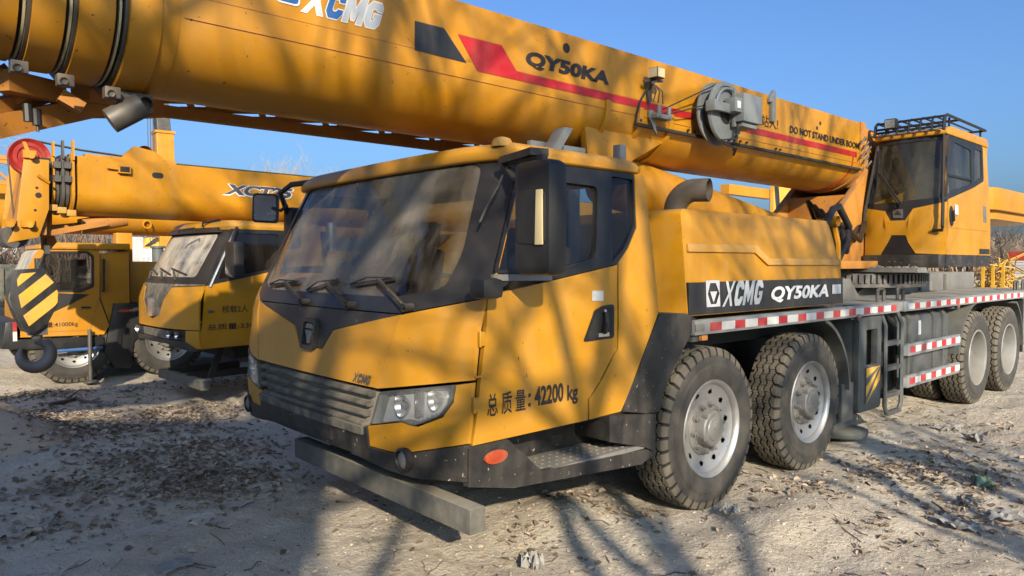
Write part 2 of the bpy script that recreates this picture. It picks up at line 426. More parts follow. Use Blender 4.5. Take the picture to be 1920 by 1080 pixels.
def maker_letters(bm, fn, only='XCMG', slant=.10, grow_=0, mi=0):
    """heavy slanted capitals over the unit box"""
    for k_, (ch, u0, u1) in enumerate((('X', 0, .25), ('C', .275, .485), ('M', .51, .765), ('G', .79, 1.0))):
        if ch not in only: continue
        P = GLYPH[ch]; n = len(P)
        if grow_:
            Q = []
            A_ = sum(P[i][0] * P[(i + 1) % n][1] - P[(i + 1) % n][0] * P[i][1] for i in range(n)); sg = 1 if A_ > 0 else -1
            for i in range(n):
                p0, p1, p2 = Vector(P[i - 1]), Vector(P[i]), Vector(P[(i + 1) % n]); a_ = (p1 - p0).normalized(); b_ = (p2 - p1).normalized()
                n1 = Vector((a_.y, -a_.x)) * sg; n2 = Vector((b_.y, -b_.x)) * sg; m = (n1 + n2); m = m / max(.5, m.length_squared / 2)
                Q.append((p1.x + m.x * grow_, p1.y + m.y * grow_))
            P = Q
        off = Vector((0, -.0003 * k_, 0)) if grow_ else Vector()
        t = bmesh.new(); vs = [t.verts.new((x, y, 0)) for x, y in P]
        bmesh.ops.triangle_fill(t, use_beauty=True, edges=[t.edges.new((vs[i], vs[(i + 1) % n])) for i in range(n)])
        t.verts.index_update(); V = [bm.verts.new(fn((u0 + v.co.x * (u1 - u0)) * (1 - slant) + slant * v.co.y, v.co.y) + off) for v in t.verts]
        for f in t.faces: bm.faces.new([V[v.index] for v in f.verts]).material_index = mi
        t.free()
    return bm
# ------------------------------------------------------------------ wheels (built once at the origin, axle along y, outer face towards -y)
def tyre_bm(Rt=.565, wid=.30, rin=.318, seg=456):
    bm = B(); h = wid / 2; per = 12
    side = [(-h + .035, rin), (-h + .012, rin + .018), (-h + .002, rin + .05), (-h - .006, rin + .09), (-h - .008, rin + .12), (-h - .005, rin + .123), (-h - .005, rin + .131), (-h - .001, rin + .134), (-h + .002, rin + .165), (-h + .012, Rt - .058)]
    tread = [(-h + .018, Rt - .034), (-h + .024, Rt - .014)]
    k = 40
    tread += [(-h + .032 + (wid - .064) * i / k, Rt - .006 * abs(2 * i / k - 1) ** 3) for i in range(k + 1)]
    prof = side + tread + [(-a, r) for a, r in tread[1::-1]] + [(-a, r) for a, r in side[::-1]]
    rings = []; low = []; n0 = len(side); nt_ = len(tread)
    for i, (a, r) in enumerate(prof):
        ring = []; lw = []
        for j in range(seg):
            th = 2 * math.pi * j / seg; cut = 0; m = j % per
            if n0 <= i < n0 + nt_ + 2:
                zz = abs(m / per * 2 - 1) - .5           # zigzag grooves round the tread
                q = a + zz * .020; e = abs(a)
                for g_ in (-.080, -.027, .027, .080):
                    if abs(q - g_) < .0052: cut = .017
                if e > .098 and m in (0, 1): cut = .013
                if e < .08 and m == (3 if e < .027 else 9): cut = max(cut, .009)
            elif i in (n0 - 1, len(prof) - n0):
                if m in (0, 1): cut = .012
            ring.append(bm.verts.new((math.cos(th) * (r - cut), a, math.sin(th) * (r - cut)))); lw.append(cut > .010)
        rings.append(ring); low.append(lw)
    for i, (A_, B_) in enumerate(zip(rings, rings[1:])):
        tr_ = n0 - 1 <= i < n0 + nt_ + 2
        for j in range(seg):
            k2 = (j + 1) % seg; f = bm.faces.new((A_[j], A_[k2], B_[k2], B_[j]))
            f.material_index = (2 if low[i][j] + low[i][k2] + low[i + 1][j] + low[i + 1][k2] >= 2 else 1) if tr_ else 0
    return bm
def disc_with_holes(bm, prof, holes, seg=240, mi=0):
    """prof [(y,r)], holes at radius rh, count n, half sizes"""
    rh, cnt, ha, hr = holes
    P = []
    for (a, r), (b, q) in zip(prof, prof[1:]):
        m = max(1, int(abs(r - q) / .006))
        P += [(a + (b - a) * i / m, r + (q - r) * i / m) for i in range(m)]
    P.append(prof[-1]); rings = []
    for a, r in P: rings.append([bm.verts.new((math.cos(2 * math.pi * j / seg) * r, a, math.sin(2 * math.pi * j / seg) * r)) for j in range(seg)])
    for i in range(len(P) - 1):
        rm = (P[i][1] + P[i + 1][1]) / 2
        for j in range(seg):
            th = 2 * math.pi * (j + .5) / seg; ph = (th * cnt / (2 * math.pi)) % 1 - .5
            d = ((ph * 2 * math.pi / cnt * rm) / ha) ** 2 + ((rm - rh) / hr) ** 2
            if d < 1: continue
            k = (j + 1) % seg; f = bm.faces.new((rings[i][j], rings[i][k], rings[i + 1][k], rings[i + 1][j])); f.material_index = mi
    return bm
def make_wheel(parent, c, front=True, Rt=.565, spin=0.0):
    """wheel > tyre, rim, hub with real hand holes and nuts"""
    c = Vector(c); M = Matrix.Translation(c) @ Matrix.Rotation(spin, 4, 'Y')
    k = Rt / .565
    def fin(bm, q=1.165): bm.transform(M @ Matrix.Diagonal((k * q, 1, k * q, 1))); return bm
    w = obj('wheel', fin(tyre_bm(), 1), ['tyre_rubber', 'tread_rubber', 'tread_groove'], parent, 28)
    bm = B()
    if front:
        disc_with_holes(bm, [(-.075, .165), (-.082, .20), (-.094, .235), (-.108, .262)], (.214, 10, .020, .014))
        lathe(bm, [(-.112, .262), (-.128, .266), (-.142, .277), (-.148, .287), (-.140, .291), (-.120, .288), (-.1, .283)], (0, 0, 0), seg=96)
        lathe(bm, [(-.108, .262), (-.112, .262)], (0, 0, 0), seg=96)
        rim = obj('rim', fin(bm), 'rim_alloy', w, 30)
        bm = B()
        lathe(bm, [(-.074, .168), (-.084, .164), (-.092, .15), (-.094, .118), (-.118, .112), (-.150, .104), (-.158, .096), (-.160, .07), (-.165, .066), (-.168, .05), (-.170, 0)], (0, 0, 0), seg=60)
        for i in range(10):
            t = 2 * math.pi * (i + .5) / 10; x, z = math.cos(t) * .142, math.sin(t) * .142
            lathe(bm, [(-.09, .019), (-.100, .019), (-.101, .0145), (-.122, .0145), (-.124, .008), (-.136, .008), (-.137, 0)], (x, 0, z), seg=6)
        for i in range(5):
            t = 2 * math.pi * i / 5
            cbox(bm, (math.cos(t) * .1, -.135, math.sin(t) * .1), (.03, .04, .02), 0, Matrix.Rotation(-t, 3, 'Y'))
        obj('hub', fin(bm), 'hub_grey', w, 30)
        bm = B(); lathe(bm, [(.02, .27), (.02, .05), (.0, .05)], (0, 0, 0), seg=32); lathe(bm, [(-.1, .272), (.12, .272)], (0, 0, 0), seg=48)
        obj('brake_drum', fin(bm), 'dark_under', w, 30)
    else:
        bm = B()
        lathe(bm, [(-.140, .291), (-.148, .285), (-.142, .274), (-.125, .266), (-.02, .255), (.035, .245), (.05, .2), (.055, .15), (.055, .10)], (0, 0, 0), seg=80)
        obj('rim', fin(bm), 'rim_steel', w, 30)
        bm = B(); lathe(bm, [(.056, .15), (.03, .145), (.02, .11), (-.04, .10), (-.06, .085), (-.062, 0)], (0, 0, 0), seg=48)
        for i in range(10):
            t = 2 * math.pi * i / 10; lathe(bm, [(.05, .017), (.01, .017), (.008, 0)], (math.cos(t) * .17, 0, math.sin(t) * .17), seg=6)
        obj('hub', fin(bm), 'hub_grey', w, 30)
    return w
def dup(src, off, parent, rotz=0):
    """a copy of a part and its sub-parts, moved by off (turned half round for the far side)"""
    c = src.copy(); COL.objects.link(c); c.parent = parent
    c.matrix_world = Matrix.Translation(off) @ src.matrix_world
    if rotz: c.matrix_world = Matrix.Translation(c.matrix_world.translation) @ Matrix.Rotation(rotz, 4, 'Z') @ (c.matrix_world.to_3x3().to_4x4())
    for ch in list(src.children):
        d = ch.copy(); COL.objects.link(d); d.parent = c; d.matrix_parent_inverse = ch.matrix_parent_inverse.copy(); d.matrix_basis = ch.matrix_basis.copy()
    return c

# =================================================================== THE NEAREST CRANE
CR_GROUP = 'truck cranes parked in the yard'
def main_crane():
    YC = 4.125
    C = Cab(YC, 1.375, [(.45, 2.03), (.70, 1.995), (.85, 1.985), (1.05, 2.0), (1.40, 2.045), (2.30, 2.50), (2.5, 2.6)],
            [(0, .05), (.6, .03), (.9, 0), (1.42, 0), (1.7, .035), (2.3, .13)], .87, .165, 1.35)
    root = empty('truck_crane', (7.0, YC, 0), 'nearest and largest orange truck crane, dusty cab marked 42200 kg on its door', 'truck crane', CR_GROUP)
    # ---------------- driver's cab
    zf = 1.41
    cowl = C.fp([(752, 590)])[0]
    vp = C.fp([(604, 655), (625, 619)]); crs = C.fp([(706, 728)])[0]
    ztop = cowl[1]
    bm = B()
    N = vp + [(cowl[0], ztop), crs]; patch(bm, N + mir(N), C.F, 0, .02, .13)
    cab = obj('driver_cab', bm, 'orange_paint', root, 30)
    def add(name, bm, mats, smooth=30, **kw): return obj(name, bm, mats, cab, smooth, **kw)
    # corner fairings of the hood
    zc_top = C.f(884, 560)[1]; zc_bot = C.f(884, 713)[1]
    g = .006
    for m in (0, 1):
        P = [(cowl[0] - g, ztop), (-1, zc_top), (-1, zc_bot), (crs[0] - g, crs[1])]
        if m: P = mir(P)
        bm = B(); patch(bm, P, C.F, -.004, .02, .09); add('corner_panel', bm, 'orange_paint')
    # black V panel with the badge
    N = [(cowl[0] + g, ztop - .003), (vp[1][0] + g, vp[1][1] + .004), (vp[0][0] + g, vp[0][1] + .004)]
    bm = B(); patch(bm, N + mir(N), C.F, .004, .02, .13); add('hood_insert', bm, 'black_dusty')
    z0, z1 = C.f(588, 655)[1], C.f(594, 598)[1]
    bm = B(); w = .085 / 1.375
    fr = rnd([(-w, z0), (w, z0), (w * 1.05, z1), (-w * 1.05, z1)], .02); ins = rnd([(-w * .78, z0 + .025), (w * .78, z0 + .025), (w * .8, z1 - .02), (-w * .8, z1 - .02)], .012)
    patch(bm, fr, C.F, -.03, .0, .2, [ins]); patch(bm, ins, C.F, -.008, 0, .2)
    zm = z0 + (z1 - z0) * .62
    patch(bm, [(-w * .6, zm), (w * .6, zm), (w * .05, z0 + .035), (-w * .05, z0 + .035)], C.F, -.022, -.006, .2, mi=1)
    patch(bm, [(-w * .6, zm + .012), (w * .6, zm + .012), (w * .45, z1 - .03), (-w * .45, z1 - .03)], C.F, -.022, -.006, .2, mi=1)
    add('badge', bm, ['black_trim', 'hub_grey'])
    a = C.f(664, 714); b = C.f(701, 699); ln = ((a[0], a[1] + .004), (b[0], b[1]))
    bm = B(); maker_letters(bm, lambda u, v: C.F(ln[0][0] + u * (ln[1][0] - ln[0][0]), a[1] + v * .05, -.012)); add('lettering', bm, 'steel_dark', 0, fix=False)
    # windshield frame and glass
    hz = C.fp([(737, 557), (833, 542), (868, 472), (905, 306)])
    N = [(cowl[0] - .0, ztop + .006), (-1, zc_top + .006), (-1, 2.265)]
    hole = rnd(hz + mir(hz), [.02, .05, .05, .06, .06, .05, .05, .02])
    bm = B(); patch(bm, N + mir(N), C.F, 0, .03, .11, [hole]); add('windshield_frame', bm, 'black_trim')
    ex = [(a_ * 1.012, z_ + (.008 if z_ > 1.7 else -.008)) for a_, z_ in hole]
    bm = B(); patch(bm, ex, C.F, .012, .017, .11); add('windshield', bm, 'windshield_glass')
    # wipers
    for piv, el, b0, b1 in (((578, 566), (547, 529), (512, 532), (566, 527)), ((664, 572), (625, 531), (582, 543), (640, 524)), ((772, 576), (722, 524), (664, 532), (745, 520))):
        bm = B(); p, e, q0, q1 = [C.F(*C.f(*t), -.045) for t in (piv, el, b0, b1)]
        lathe(bm, [(-.03, .022), (.03, .022)], p + Vector((.02, 0, 0)), 'x', 10); bar(bm, p, e, .009); bar(bm, p + Vector((0, .03, 0)), p + (e - p) * .5 + Vector((0, .02, 0)), .006)
        tube(bm, [q0 + Vector((.02, 0, 0)), (q0 + q1) / 2 + Vector((-.01, 0, .02)), q1 + Vector((.02, 0, 0))], .006, 5); bar(bm, q0 + Vector((.028, 0, -.008)), q1 + Vector((.028, 0, -.008)), .009)
        add('wiper', bm, 'black_dusty')
    # grille
    gt = C.fp([(701, 733)])[0]; gb = C.fp([(690, 797)])[0]; zt, zb = gt[1] - .004, gb[1]
    sw, sb = -gt[0] - .004, -gb[0] - .02
    bm = B(); patch(bm, [(-sb, zb), (sb, zb), (sw, zt), (-sw, zt)], C.F, .035, .06, .2); add('grille', bm, 'grille_mesh')
    bm = B(); nb = 3
    for i in range(nb + 1):
        za = zb + (zt - zb) * (i - .25) / (nb + .35); h = (zt - zb) / (nb + .35) * .54
        za = max(za, zb - .02); s_ = sb + (sw - sb) * (za - zb) / (zt - zb) - .012
        for k in range(6):
            y0, y1 = za + h * k / 6, za + h * (k + 1) / 6; d0 = -.02 * math.sin(math.pi * (k + .5) / 6)
            patch(bm, [(-s_, y0), (s_, y0), (s_, y1), (-s_, y1)], C.F, d0 + .006, .045, .25)
    add('grille_slats', bm, 'grille_dusty', 40)
    # headlights and the orange fairing round them
    hl = C.fp([(711, 735), (850, 722), (846, 752), (826, 780), (776, 799), (752, 790), (695, 796)])
    fair = C.fp([(709, 731), (700, 771), (690, 799), (694, 836), (753, 850), (888, 835)]); fair[-1] = (-1, fair[-1][1]); fair = [fair[0]] + fair[1:] + [(-1, zc_bot - .012)]
    for m in (0, 1):
        hp, fq = (mir(hl), mir(fair)) if m else (hl, fair)
        sg = -1 if m else 1
        bm = B()
        # fairing as a ring of quads strips outside the lamp: upper edge is the lamp edge itself
        if m: lo_ = fq
        near = [fair[-1], (hl[1][0] - .012, hl[1][1] + .0)] + [(a_ - .01 if i_ < 3 else a_, z_ - .006) for i_, (a_, z_) in enumerate(hl[2:])] + fair[2:-1]
        P = mir(near) if m else near
        patch(bm, P, C.F, 0, .02, .07); add('headlight_fairing', bm, 'orange_paint')
        bm = B(); patch(bm, hp, C.F, .065, .09, .09, mi=0)
        hr = rnd(hp, .02); hin = [(a_ + (sum(q[0] for q in hp) / 7 - a_) * .05, z_ + (sum(q[1] for q in hp) / 7 - z_) * .05) for a_, z_ in hr]
        patch(bm, hr, C.F, -.002, .08, .3, [hin], 1)
        lampo = add('headlight', bm, ['lamp_bowl', 'chassis_grey'])
        def child(name, bm, mt, sm=40): return obj(name, bm, mt, cab, sm)
        bm = B()
        for (px, py, rr) in ((744, 762, .058), (806, 752, .05)):
            s_, z_ = C.f(px, py); p = C.F(sg * s_, z_, .07)
            lathe(bm, [(-.05, rr), (-.02, rr * .82), (0, rr * .5), (.005, 0)], p, 'x', 24)
            lathe(bm, [(-.04, 0), (-.036, rr * .3), (-.02, rr * .36), (0, rr * .36)], p, 'x', 16)
        for k in range(7):
            s_, z_ = C.f(780 + k * 8, 793 - k * 3.4); p = C.F(sg * s_, z_, .03); cbox(bm, p, (.02, .018, .012))
        s_, z_ = C.f(772, 760); cbox(bm, C.F(sg * s_, z_, .05), (.04, .03, .13))
        child('reflector', bm, 'chrome_dusty')
        bm = B(); patch(bm, hin, C.F, .004, .008, .09); child('headlight_lens', bm, 'lamp_glass')
    # bumper
    bt = [gb] + [fair[3], fair[4], fair[5]]
    bb = C.fp([(893, 907), (782, 896), (702, 868), (660, 846)])
    N = [(bt[0][0], bt[0][1] - .012)] + [(a_, z_ - .006) for a_, z_ in bt[1:3]] + [(-1, bt[3][1] - .006), (-1, bb[0][1])] + bb[1:]
    bm = B(); patch(bm, N + mir(N), C.F, -.012, .05, .12)
    N2 = [(-.6, zb - .005), (-.6, zb - .05)]
    s_, z_ = C.f(640, 812); patch(bm, [(-.25, z_ - .05), (.25, z_ - .05), (.25, z_ + .1), (-.25, z_ + .1)], C.F, -.028, 0, .2)
    add('bumper', bm, 'black_dusty')
    bm = B(); patch(bm, [(-sb, zb - .055), (sb, zb - .055), (sb, zb - .01), (-sb, zb - .01)], C.F, -.03, 0, .2); add('bumper_lip', bm, 'grille_dusty')
    for m in (1, -1):
        s_, z_ = C.f(761, 861); p = C.F(m * s_, z_, -.015); bm = B()
        lathe(bm, [(.04, .062), (-.012, .062), (-.018, .05), (-.005, .046)], p, 'x', 24); lathe(bm, [(-.004, .046), (-.012, .03), (-.014, 0)], p, 'x', 20, 1)
        add('fog_lamp', bm, ['black_trim', 'hub_grey'])
    # ---------------- near side of the cab
    def P(L): return C.sp(L)
    door_lo = P([(895, 833), (1100, 787), (1100, 748), (1105, 742), (1122, 715), (1149, 662), (1154, 655), (1155, 562), (1155, 497), (1040, 525), (940, 548)])
    zt_s = zc_top
    door = [(C.xc(1.0) + .012, door_lo[0][1])] + door_lo[1:] + [(C.xc(zt_s) + .012, zt_s + .005)]
    rear = P([(1103, 786), (1103, 748), (1108, 742), (1125, 715), (1152, 662), (1157, 655), (1158, 562), (1158, 492), (1176, 466), (1192, 428), (1188, 330)])
    xr = 3.66
    rear = rear + [(rear[-1][0], 2.245), (xr, 2.245), (xr, at(1233, 587, 'y', 2.75).z)] + P([(1162, 771)])
    frame = P([(1040, 523), (1155, 495), (1158, 490), (1175, 464), (1190, 427), (1186, 331)]); xq = frame[-1][0]
    frame = [(C.xc(zt_s) + .012, zt_s + .008), (frame[0][0] - .28, frame[0][1] + .012)] + frame + [(xq, 2.242), (C.xc(2.242) + .02, 2.242)]
    win = rnd(P([(917, 513), (1052, 505), (1118, 487), (1122, 346), (1060, 338), (950, 330), (931, 420)]), [.03, .03, .06, .05, .02, .06, .05])
    qg = rnd(P([(1146, 492), (1172, 460), (1187, 424), (1184, 337), (1144, 330)]), .015)
    zdl0, zdl1 = C.sd(896, 706)[1], C.sd(1150, 659)[1]
    for side, fn in ((0, C.S), (1, C.S2)):
        bm = B(); patch(bm, door, fn, -.008, .02, .16); dr = obj('door', bm, 'orange_paint', cab, 30)
        bm = B(); patch(bm, [(door[0][0] + .01, zdl0 - .006), (door_lo[5][0] - .02, zdl1 - .006), (door_lo[5][0] - .02, zdl1 + .004), (door[0][0] + .01, zdl0 + .004)], fn, -.0105, 0, .5); add('door_crease', bm, 'orange_clean')
        bm = B(); patch(bm, rear, fn, -.008, .02, .16); add('rear_side_panel', bm, 'orange_paint')
        bm = B(); patch(bm, frame, fn, -.01, .03, .14, [win, qg]); add('window_frame', bm, 'black_trim')
        wi = [(x_ + (sum(p[0] for p in win) / len(win) - x_) * .06, z_ + (sum(p[1] for p in win) / len(win) - z_) * .06) for x_, z_ in win]
        bm = B(); patch(bm, win, fn, -.018, .02, .4, [wi]); add('window_seal', bm, 'black_trim')
        bm = B(); patch(bm, win, fn, .006, .011, .3); add('side_window', bm, 'side_glass')
        bm = B(); patch(bm, qg, fn, .004, .009, .3); add('quarter_window', bm, 'dark_glass')
        bm = B(); zz = [zt_s + .01 + (2.2 - zt_s) * i / 6 for i in range(7)]
        patch(bm, [(C.xc(z_) + .014, z_) for z_ in zz] + [(C.xc(z_) + .026, z_) for z_ in zz[::-1]], fn, -.016, 0, .3); add('pillar_trim', bm, 'orange_clean')
    # inner lower shell so that gaps read dark, floor, rear wall with a window
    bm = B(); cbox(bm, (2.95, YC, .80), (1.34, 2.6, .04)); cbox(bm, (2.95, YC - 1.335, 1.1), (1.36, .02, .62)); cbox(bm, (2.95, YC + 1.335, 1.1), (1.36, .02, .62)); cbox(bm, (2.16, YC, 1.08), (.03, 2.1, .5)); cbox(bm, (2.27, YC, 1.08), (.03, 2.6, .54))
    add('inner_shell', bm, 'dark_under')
    bm = B(); rw = lambda a_, b_, d: Vector((xr - .03 + d, YC + a_, b_))
    patch(bm, [(-1.3, 1.25), (1.3, 1.25), (1.36, 1.45), (1.24, 2.26), (-1.24, 2.26), (-1.36, 1.45)], rw, 0, .028, .5, [[(-1.2, 1.5), (1.2, 1.5), (1.15, 2.2), (-1.15, 2.2)]]); add('rear_wall', bm, 'orange_paint')
    bm = B(); patch(bm, [(-1.2, 1.5), (1.2, 1.5), (1.15, 2.2), (-1.15, 2.2)], rw, .01, .015, .9); add('rear_window', bm, 'side_glass')
    # dashboard, seats, wheel
    bm = B(); prism(bm, rnd([(2.22, .9), (2.62, .9), (2.56, 1.24), (2.42, 1.30), (2.24, 1.36)], .05), lambda a_, b_, d: Vector((a_, d, b_)), YC - .98, YC + .98); cbox(bm, (2.75, YC, 1.0), (.9, .35, .42)); add('dashboard', bm, 'cabin_trim', bevel=.0)
    for sy in (-.68, .68):
        bm = B(); cbox(bm, (3.0, YC + sy, 1.16), (.5, .5, .14)); bar(bm, (3.0, YC + sy, .82), (3.0, YC + sy, 1.1), .1)
        cbox(bm, (3.26, YC + sy, 1.5), (.13, .48, .62), rot=Matrix.Rotation(R(12), 3, 'Y')); cbox(bm, (3.36, YC + sy, 1.92), (.1, .27, .2), rot=Matrix.Rotation(R(12), 3, 'Y')); add('seat', bm, 'seat_cloth', bevel=.035)
    bm = B(); tube(bm, [Vector((2.62 - .08 * math.sin(t), YC - .68 + .22 * math.cos(t), 1.46 + .16 * math.sin(t))) for t in [2 * math.pi * i / 24 for i in range(25)]], .015, 6, caps=False)
    bar(bm, (2.45, YC - .68, 1.3), (2.6, YC - .68, 1.46), .03); bar(bm, (2.62, YC - .88, 1.46), (2.62, YC - .48, 1.46), .012); add('steering_wheel', bm, 'black_trim')
    # roof
    bm = B(); rings = []
    for inset, z in ((.012, 2.245), (-.006, 2.258), (-.008, 2.29), (.012, 2.318), (.05, 2.340), (.18, 2.362), (.5, 2.375), (.9, 2.38)):
        ring = []; k = 24; hv = C.vm(2.3) + .018
        for i in range(k + 1):
            v = -hv + 2 * hv * i / k; e = 1 - inset / 1.25
            ring.append((C.fx(abs(v) * .97, 2.27) - .03 + inset * .62 + .0, v * e))
        rr = .10
        xe = xr + .015 - inset * .6
        ring += [(xe - rr, hv * (1 - inset / 1.25)), (xe - rr * .3, hv * (1 - inset / 1.25) - rr * .3), (xe, hv * (1 - inset / 1.25) - rr), (xe, -hv * (1 - inset / 1.25) + rr), (xe - rr * .3, -hv * (1 - inset / 1.25) + rr * .3), (xe - rr, -hv * (1 - inset / 1.25))]
        rings.append([bm.verts.new((x_, YC + y_, z)) for x_, y_ in ring])
    for A_, B_ in zip(rings, rings[1:]):
        n = len(A_)
        for j in range(n): bm.faces.new((A_[j], A_[(j + 1) % n], B_[(j + 1) % n], B_[j]))
    bm.faces.new(rings[-1]); bm.faces.new(rings[0][::-1])
    add('roof', bm, 'orange_paint', 50)
    for px, y_ in ((936, 2.98), (622, 5.25)):
        p = at(px, 272 if px > 800 else 346, 'y', y_); bm = B(); lathe(bm, [(-.03, .06), (.0, .055), (.015, .045), (.024, .02), (.026, 0)], (p.x + .02, p.y, 2.35 if px > 800 else 2.33), 'z', 16); add('marker_lamp', bm, 'orange_dusty' if px > 800 else 'black_trim')
    # mirrors
    def mirror(cx, cy, cz, sx, sy, sz, strip=True, so=-1):
        bm = B(); prism(bm, rnd([(cy - sy / 2, cz - sz / 2), (cy + sy / 2, cz - sz / 2), (cy + sy / 2, cz + sz / 2), (cy - sy / 2, cz + sz / 2)], .05, 6), lambda a_, b_, d: Vector((d, a_, b_)), cx - sx / 2, cx + sx / 2)
        m_ = add('side_mirror', bm, 'black_trim', bevel=.04 if strip else .02)
        if strip:
            bm = B(); xf = cx - sx / 2
            prism(bm, rnd([(cy - sy * .40, cz - sz * .24), (cy + sy * .38, cz - sz * .22), (cy + sy * .33, cz + sz * .25), (cy - sy * .40, cz + sz * .22)], .03, 4), lambda a_, b_, d: Vector((d, a_, b_)), xf - .006, xf + .01); add('mirror_panel', bm, 'black_trim', bevel=.006)
            bm = B(); prism(bm, [(cy - sy * .37, cz - sz * .235), (cy - sy * .16, cz - sz * .235), (cy - sy * .19, cz + sz * .235), (cy - sy * .36, cz + sz * .235)], lambda a_, b_, d: Vector((d, a_, b_)), xf - .013, xf - .004); add('mirror_lamp', bm, 'visor_amber', bevel=.004)
    mirror(2.40, 2.49, 1.905, .13, .25, .545)
    bm = B(); bar(bm, (2.52, 2.86, 2.235), (2.42, 2.52, 2.215), .022); bar(bm, (2.42, 2.5, 2.21), (2.42, 2.5, 2.15), .02); cbox(bm, (2.46, 2.68, 2.225), (.10, .36, .035), 0, Matrix.Rotation(R(-16), 3, 'Z'))
    tube(bm, [(2.5, 2.86, 2.2), (2.44, 2.72, 2.12), (2.41, 2.55, 2.08)], .018, 6); tube(bm, [(2.5, 2.88, 2.15), (2.4, 2.80, 2.08), (2.36, 2.84, 1.98), (2.33, 2.86, 1.9)], .008, 5); add('mirror_arm', bm, 'black_dusty')
    bm = B(); p = at(912, 541, 'y', 2.66); cbox(bm, p, (.13, .12, .10)); add('kerb_mirror', bm, 'black_trim', bevel=.03)
    mirror(2.62, 5.66, 1.98, .10, .14, .34, False)
    p = at(497, 390, 'y', 5.78)
    bm = B(); prism(bm, rnd([(-.11, -.115), (.10, -.125), (.11, .115), (-.10, .125)], .035), lambda a_, b_, d: p + Vector((a_ * .8 + d * .6, a_ * -.6 + d * .8, b_)), .0, .05); m3 = add('front_view_mirror', bm, 'black_trim', bevel=.012)
    bm = B(); prism(bm, rnd([(-.09, -.1), (.085, -.105), (.09, .1), (-.085, .105)], .03), lambda a_, b_, d: p + Vector((a_ * .8 + d * .6, a_ * -.6 + d * .8, b_)), -.006, .0); add('mirror_glass', bm, 'chrome_dusty')
    bm = B(); tube(bm, [p + Vector((.04, -.05, 0)), (2.52, 5.66, 2.12), (2.55, 5.6, 2.16)], .014, 6); tube(bm, [(2.58, 5.66, 2.1), (2.5, 5.62, 2.26), (2.54, 5.5, 2.32), (2.62, 5.35, 2.33)], .022, 6); add('mirror_arm', bm, 'black_trim')
    # door furniture and writing
    hp_ = rnd(P([(1091, 641), (1148, 633), (1148, 570), (1128, 573), (1112, 582)]), .02)
    bm = B(); patch(bm, hp_, C.S, -.014, 0, .3); patch(bm, [(x_ + (sum(q[0] for q in hp_) / len(hp_) - x_) * .14, z_ + (sum(q[1] for q in hp_) / len(hp_) - z_) * .14) for x_, z_ in hp_], C.S, -.016, -.0145, .4, mi=1)
    a0 = C.S(*C.sd(1128, 588), -.035); a1 = C.S(*C.sd(1126, 622), -.035); tube(bm, [a0 + Vector((.01, .03, 0)), a0, (a0 + a1) / 2 + Vector((-.006, -.012, 0)), a1, a1 + Vector((0, .03, -.005))], .014, 8)
    cbox(bm, C.S(*C.sd(1126, 627), -.02), (.09, .015, .022), 2); add('door_handle', bm, ['black_trim', 'dark_under', 'chrome_dusty'])
    bm = B(); patch(bm, P([(1108, 564), (1129, 564), (1129, 545), (1108, 545)]), C.S, -.0105, -.0085, .4); add('blank_plate', bm, 'grey_plate')
    def side_text(s, x0, x1, z0, h, bold=0, shear=0):
        bm = B(); put_letters(bm, s, lambda u, v: C.S(x0 + u * (x1 - x0), z0 + v * h, -.0105), bold, shear); add('lettering', bm, 'ink', 0, fix=False)
    q0 = C.sd(911, 782); q1 = C.sd(983, 768); side_text('总 质 量', q0[0], q1[0], q0[1], .115, .012)
    q0 = C.sd(989, 763); q1 = C.sd(994, 762); bm = B()
    for dz in (.0, .05): cbox(bm, C.S(q0[0] + .006, q0[1] + .012 + dz, -.0095), (.016, .003, .018))
    add('lettering', bm, 'ink', 0)
    q0 = C.sd(1000, 762); q1 = C.sd(1054, 748); side_text('42200', q0[0], q1[0], q0[1], .105, .035)
    q0 = C.sd(1061, 757); q1 = C.sd(1081, 748); side_text('kg', q0[0], q1[0], q0[1] - .008, .112, .03)
    for fn in (C.S, C.S2):
        for z_ in (1.0, 1.32):
            bm = B(); p = fn(C.xc(z_) + .02, z_, -.012); cbox(bm, p, (.035, .02, .07)); tube(bm, [p + Vector((-.014, -.008, -.04)), p + Vector((-.014, -.008, .04))], .008, 8); add('hinge', bm, 'orange_paint', bevel=.003)
    bm = B(); lathe(bm, [(.002, .012), (-.004, .011), (-.004, 0)], C.S(*C.sd(1130, 583), -.018), 'y', 12); add('key_lock', bm, 'chrome_dusty')
    # door sill strip under the window
    q = P([(916, 519), (1030, 519)]); bm = B(); patch(bm, [(q[0][0], q[0][1] - .02), (q[1][0], q[1][1] - .02), (q[1][0], q[1][1] + .012), (q[0][0], q[0][1] + .012)], C.S, -.022, 0, .3); add('sill_strip', bm, 'hub_grey')
    # ---------------- steps and fenders
    lowp = P([(894, 837), (951, 824), (1014, 883), (1210, 842), (1226, 850), (1200, 870), (961, 914), (894, 908)]); lowp[0] = (C.xc(.8), lowp[0][1]); lowp[-1] = (C.xc(.6), lowp[-1][1])
    for fn in (C.S, C.S2):
        bm = B(); patch(bm, lowp, fn, -.012, .03, .3)
        zt2 = lowp[2][1]; xa = lowp[1][0] - .0; xb = lowp[4][0]
        patch(bm, [(xa, zt2 - .05), (xb, zt2 - .05), (xb, door_lo[1][1] + .02), (xa, door_lo[0][1] - .01)], fn, .27, .3, .5)
        bl = P([(1140, 828), (1208, 838), (1226, 846), (1226, 776), (1140, 780)]); patch(bm, bl, fn, -.012, .28, .6)
        add('step_skirt', bm, 'black_dusty')
        bm = B(); x0_, x1_ = lowp[2][0] - .12, xb - .1
        a_ = fn(x0_, zt2, .0); b_ = fn(x1_, zt2, .28); box(bm, (x0_, min(a_.y, b_.y), zt2 - .03), (x1_, max(a_.y, b_.y), zt2 - .004))
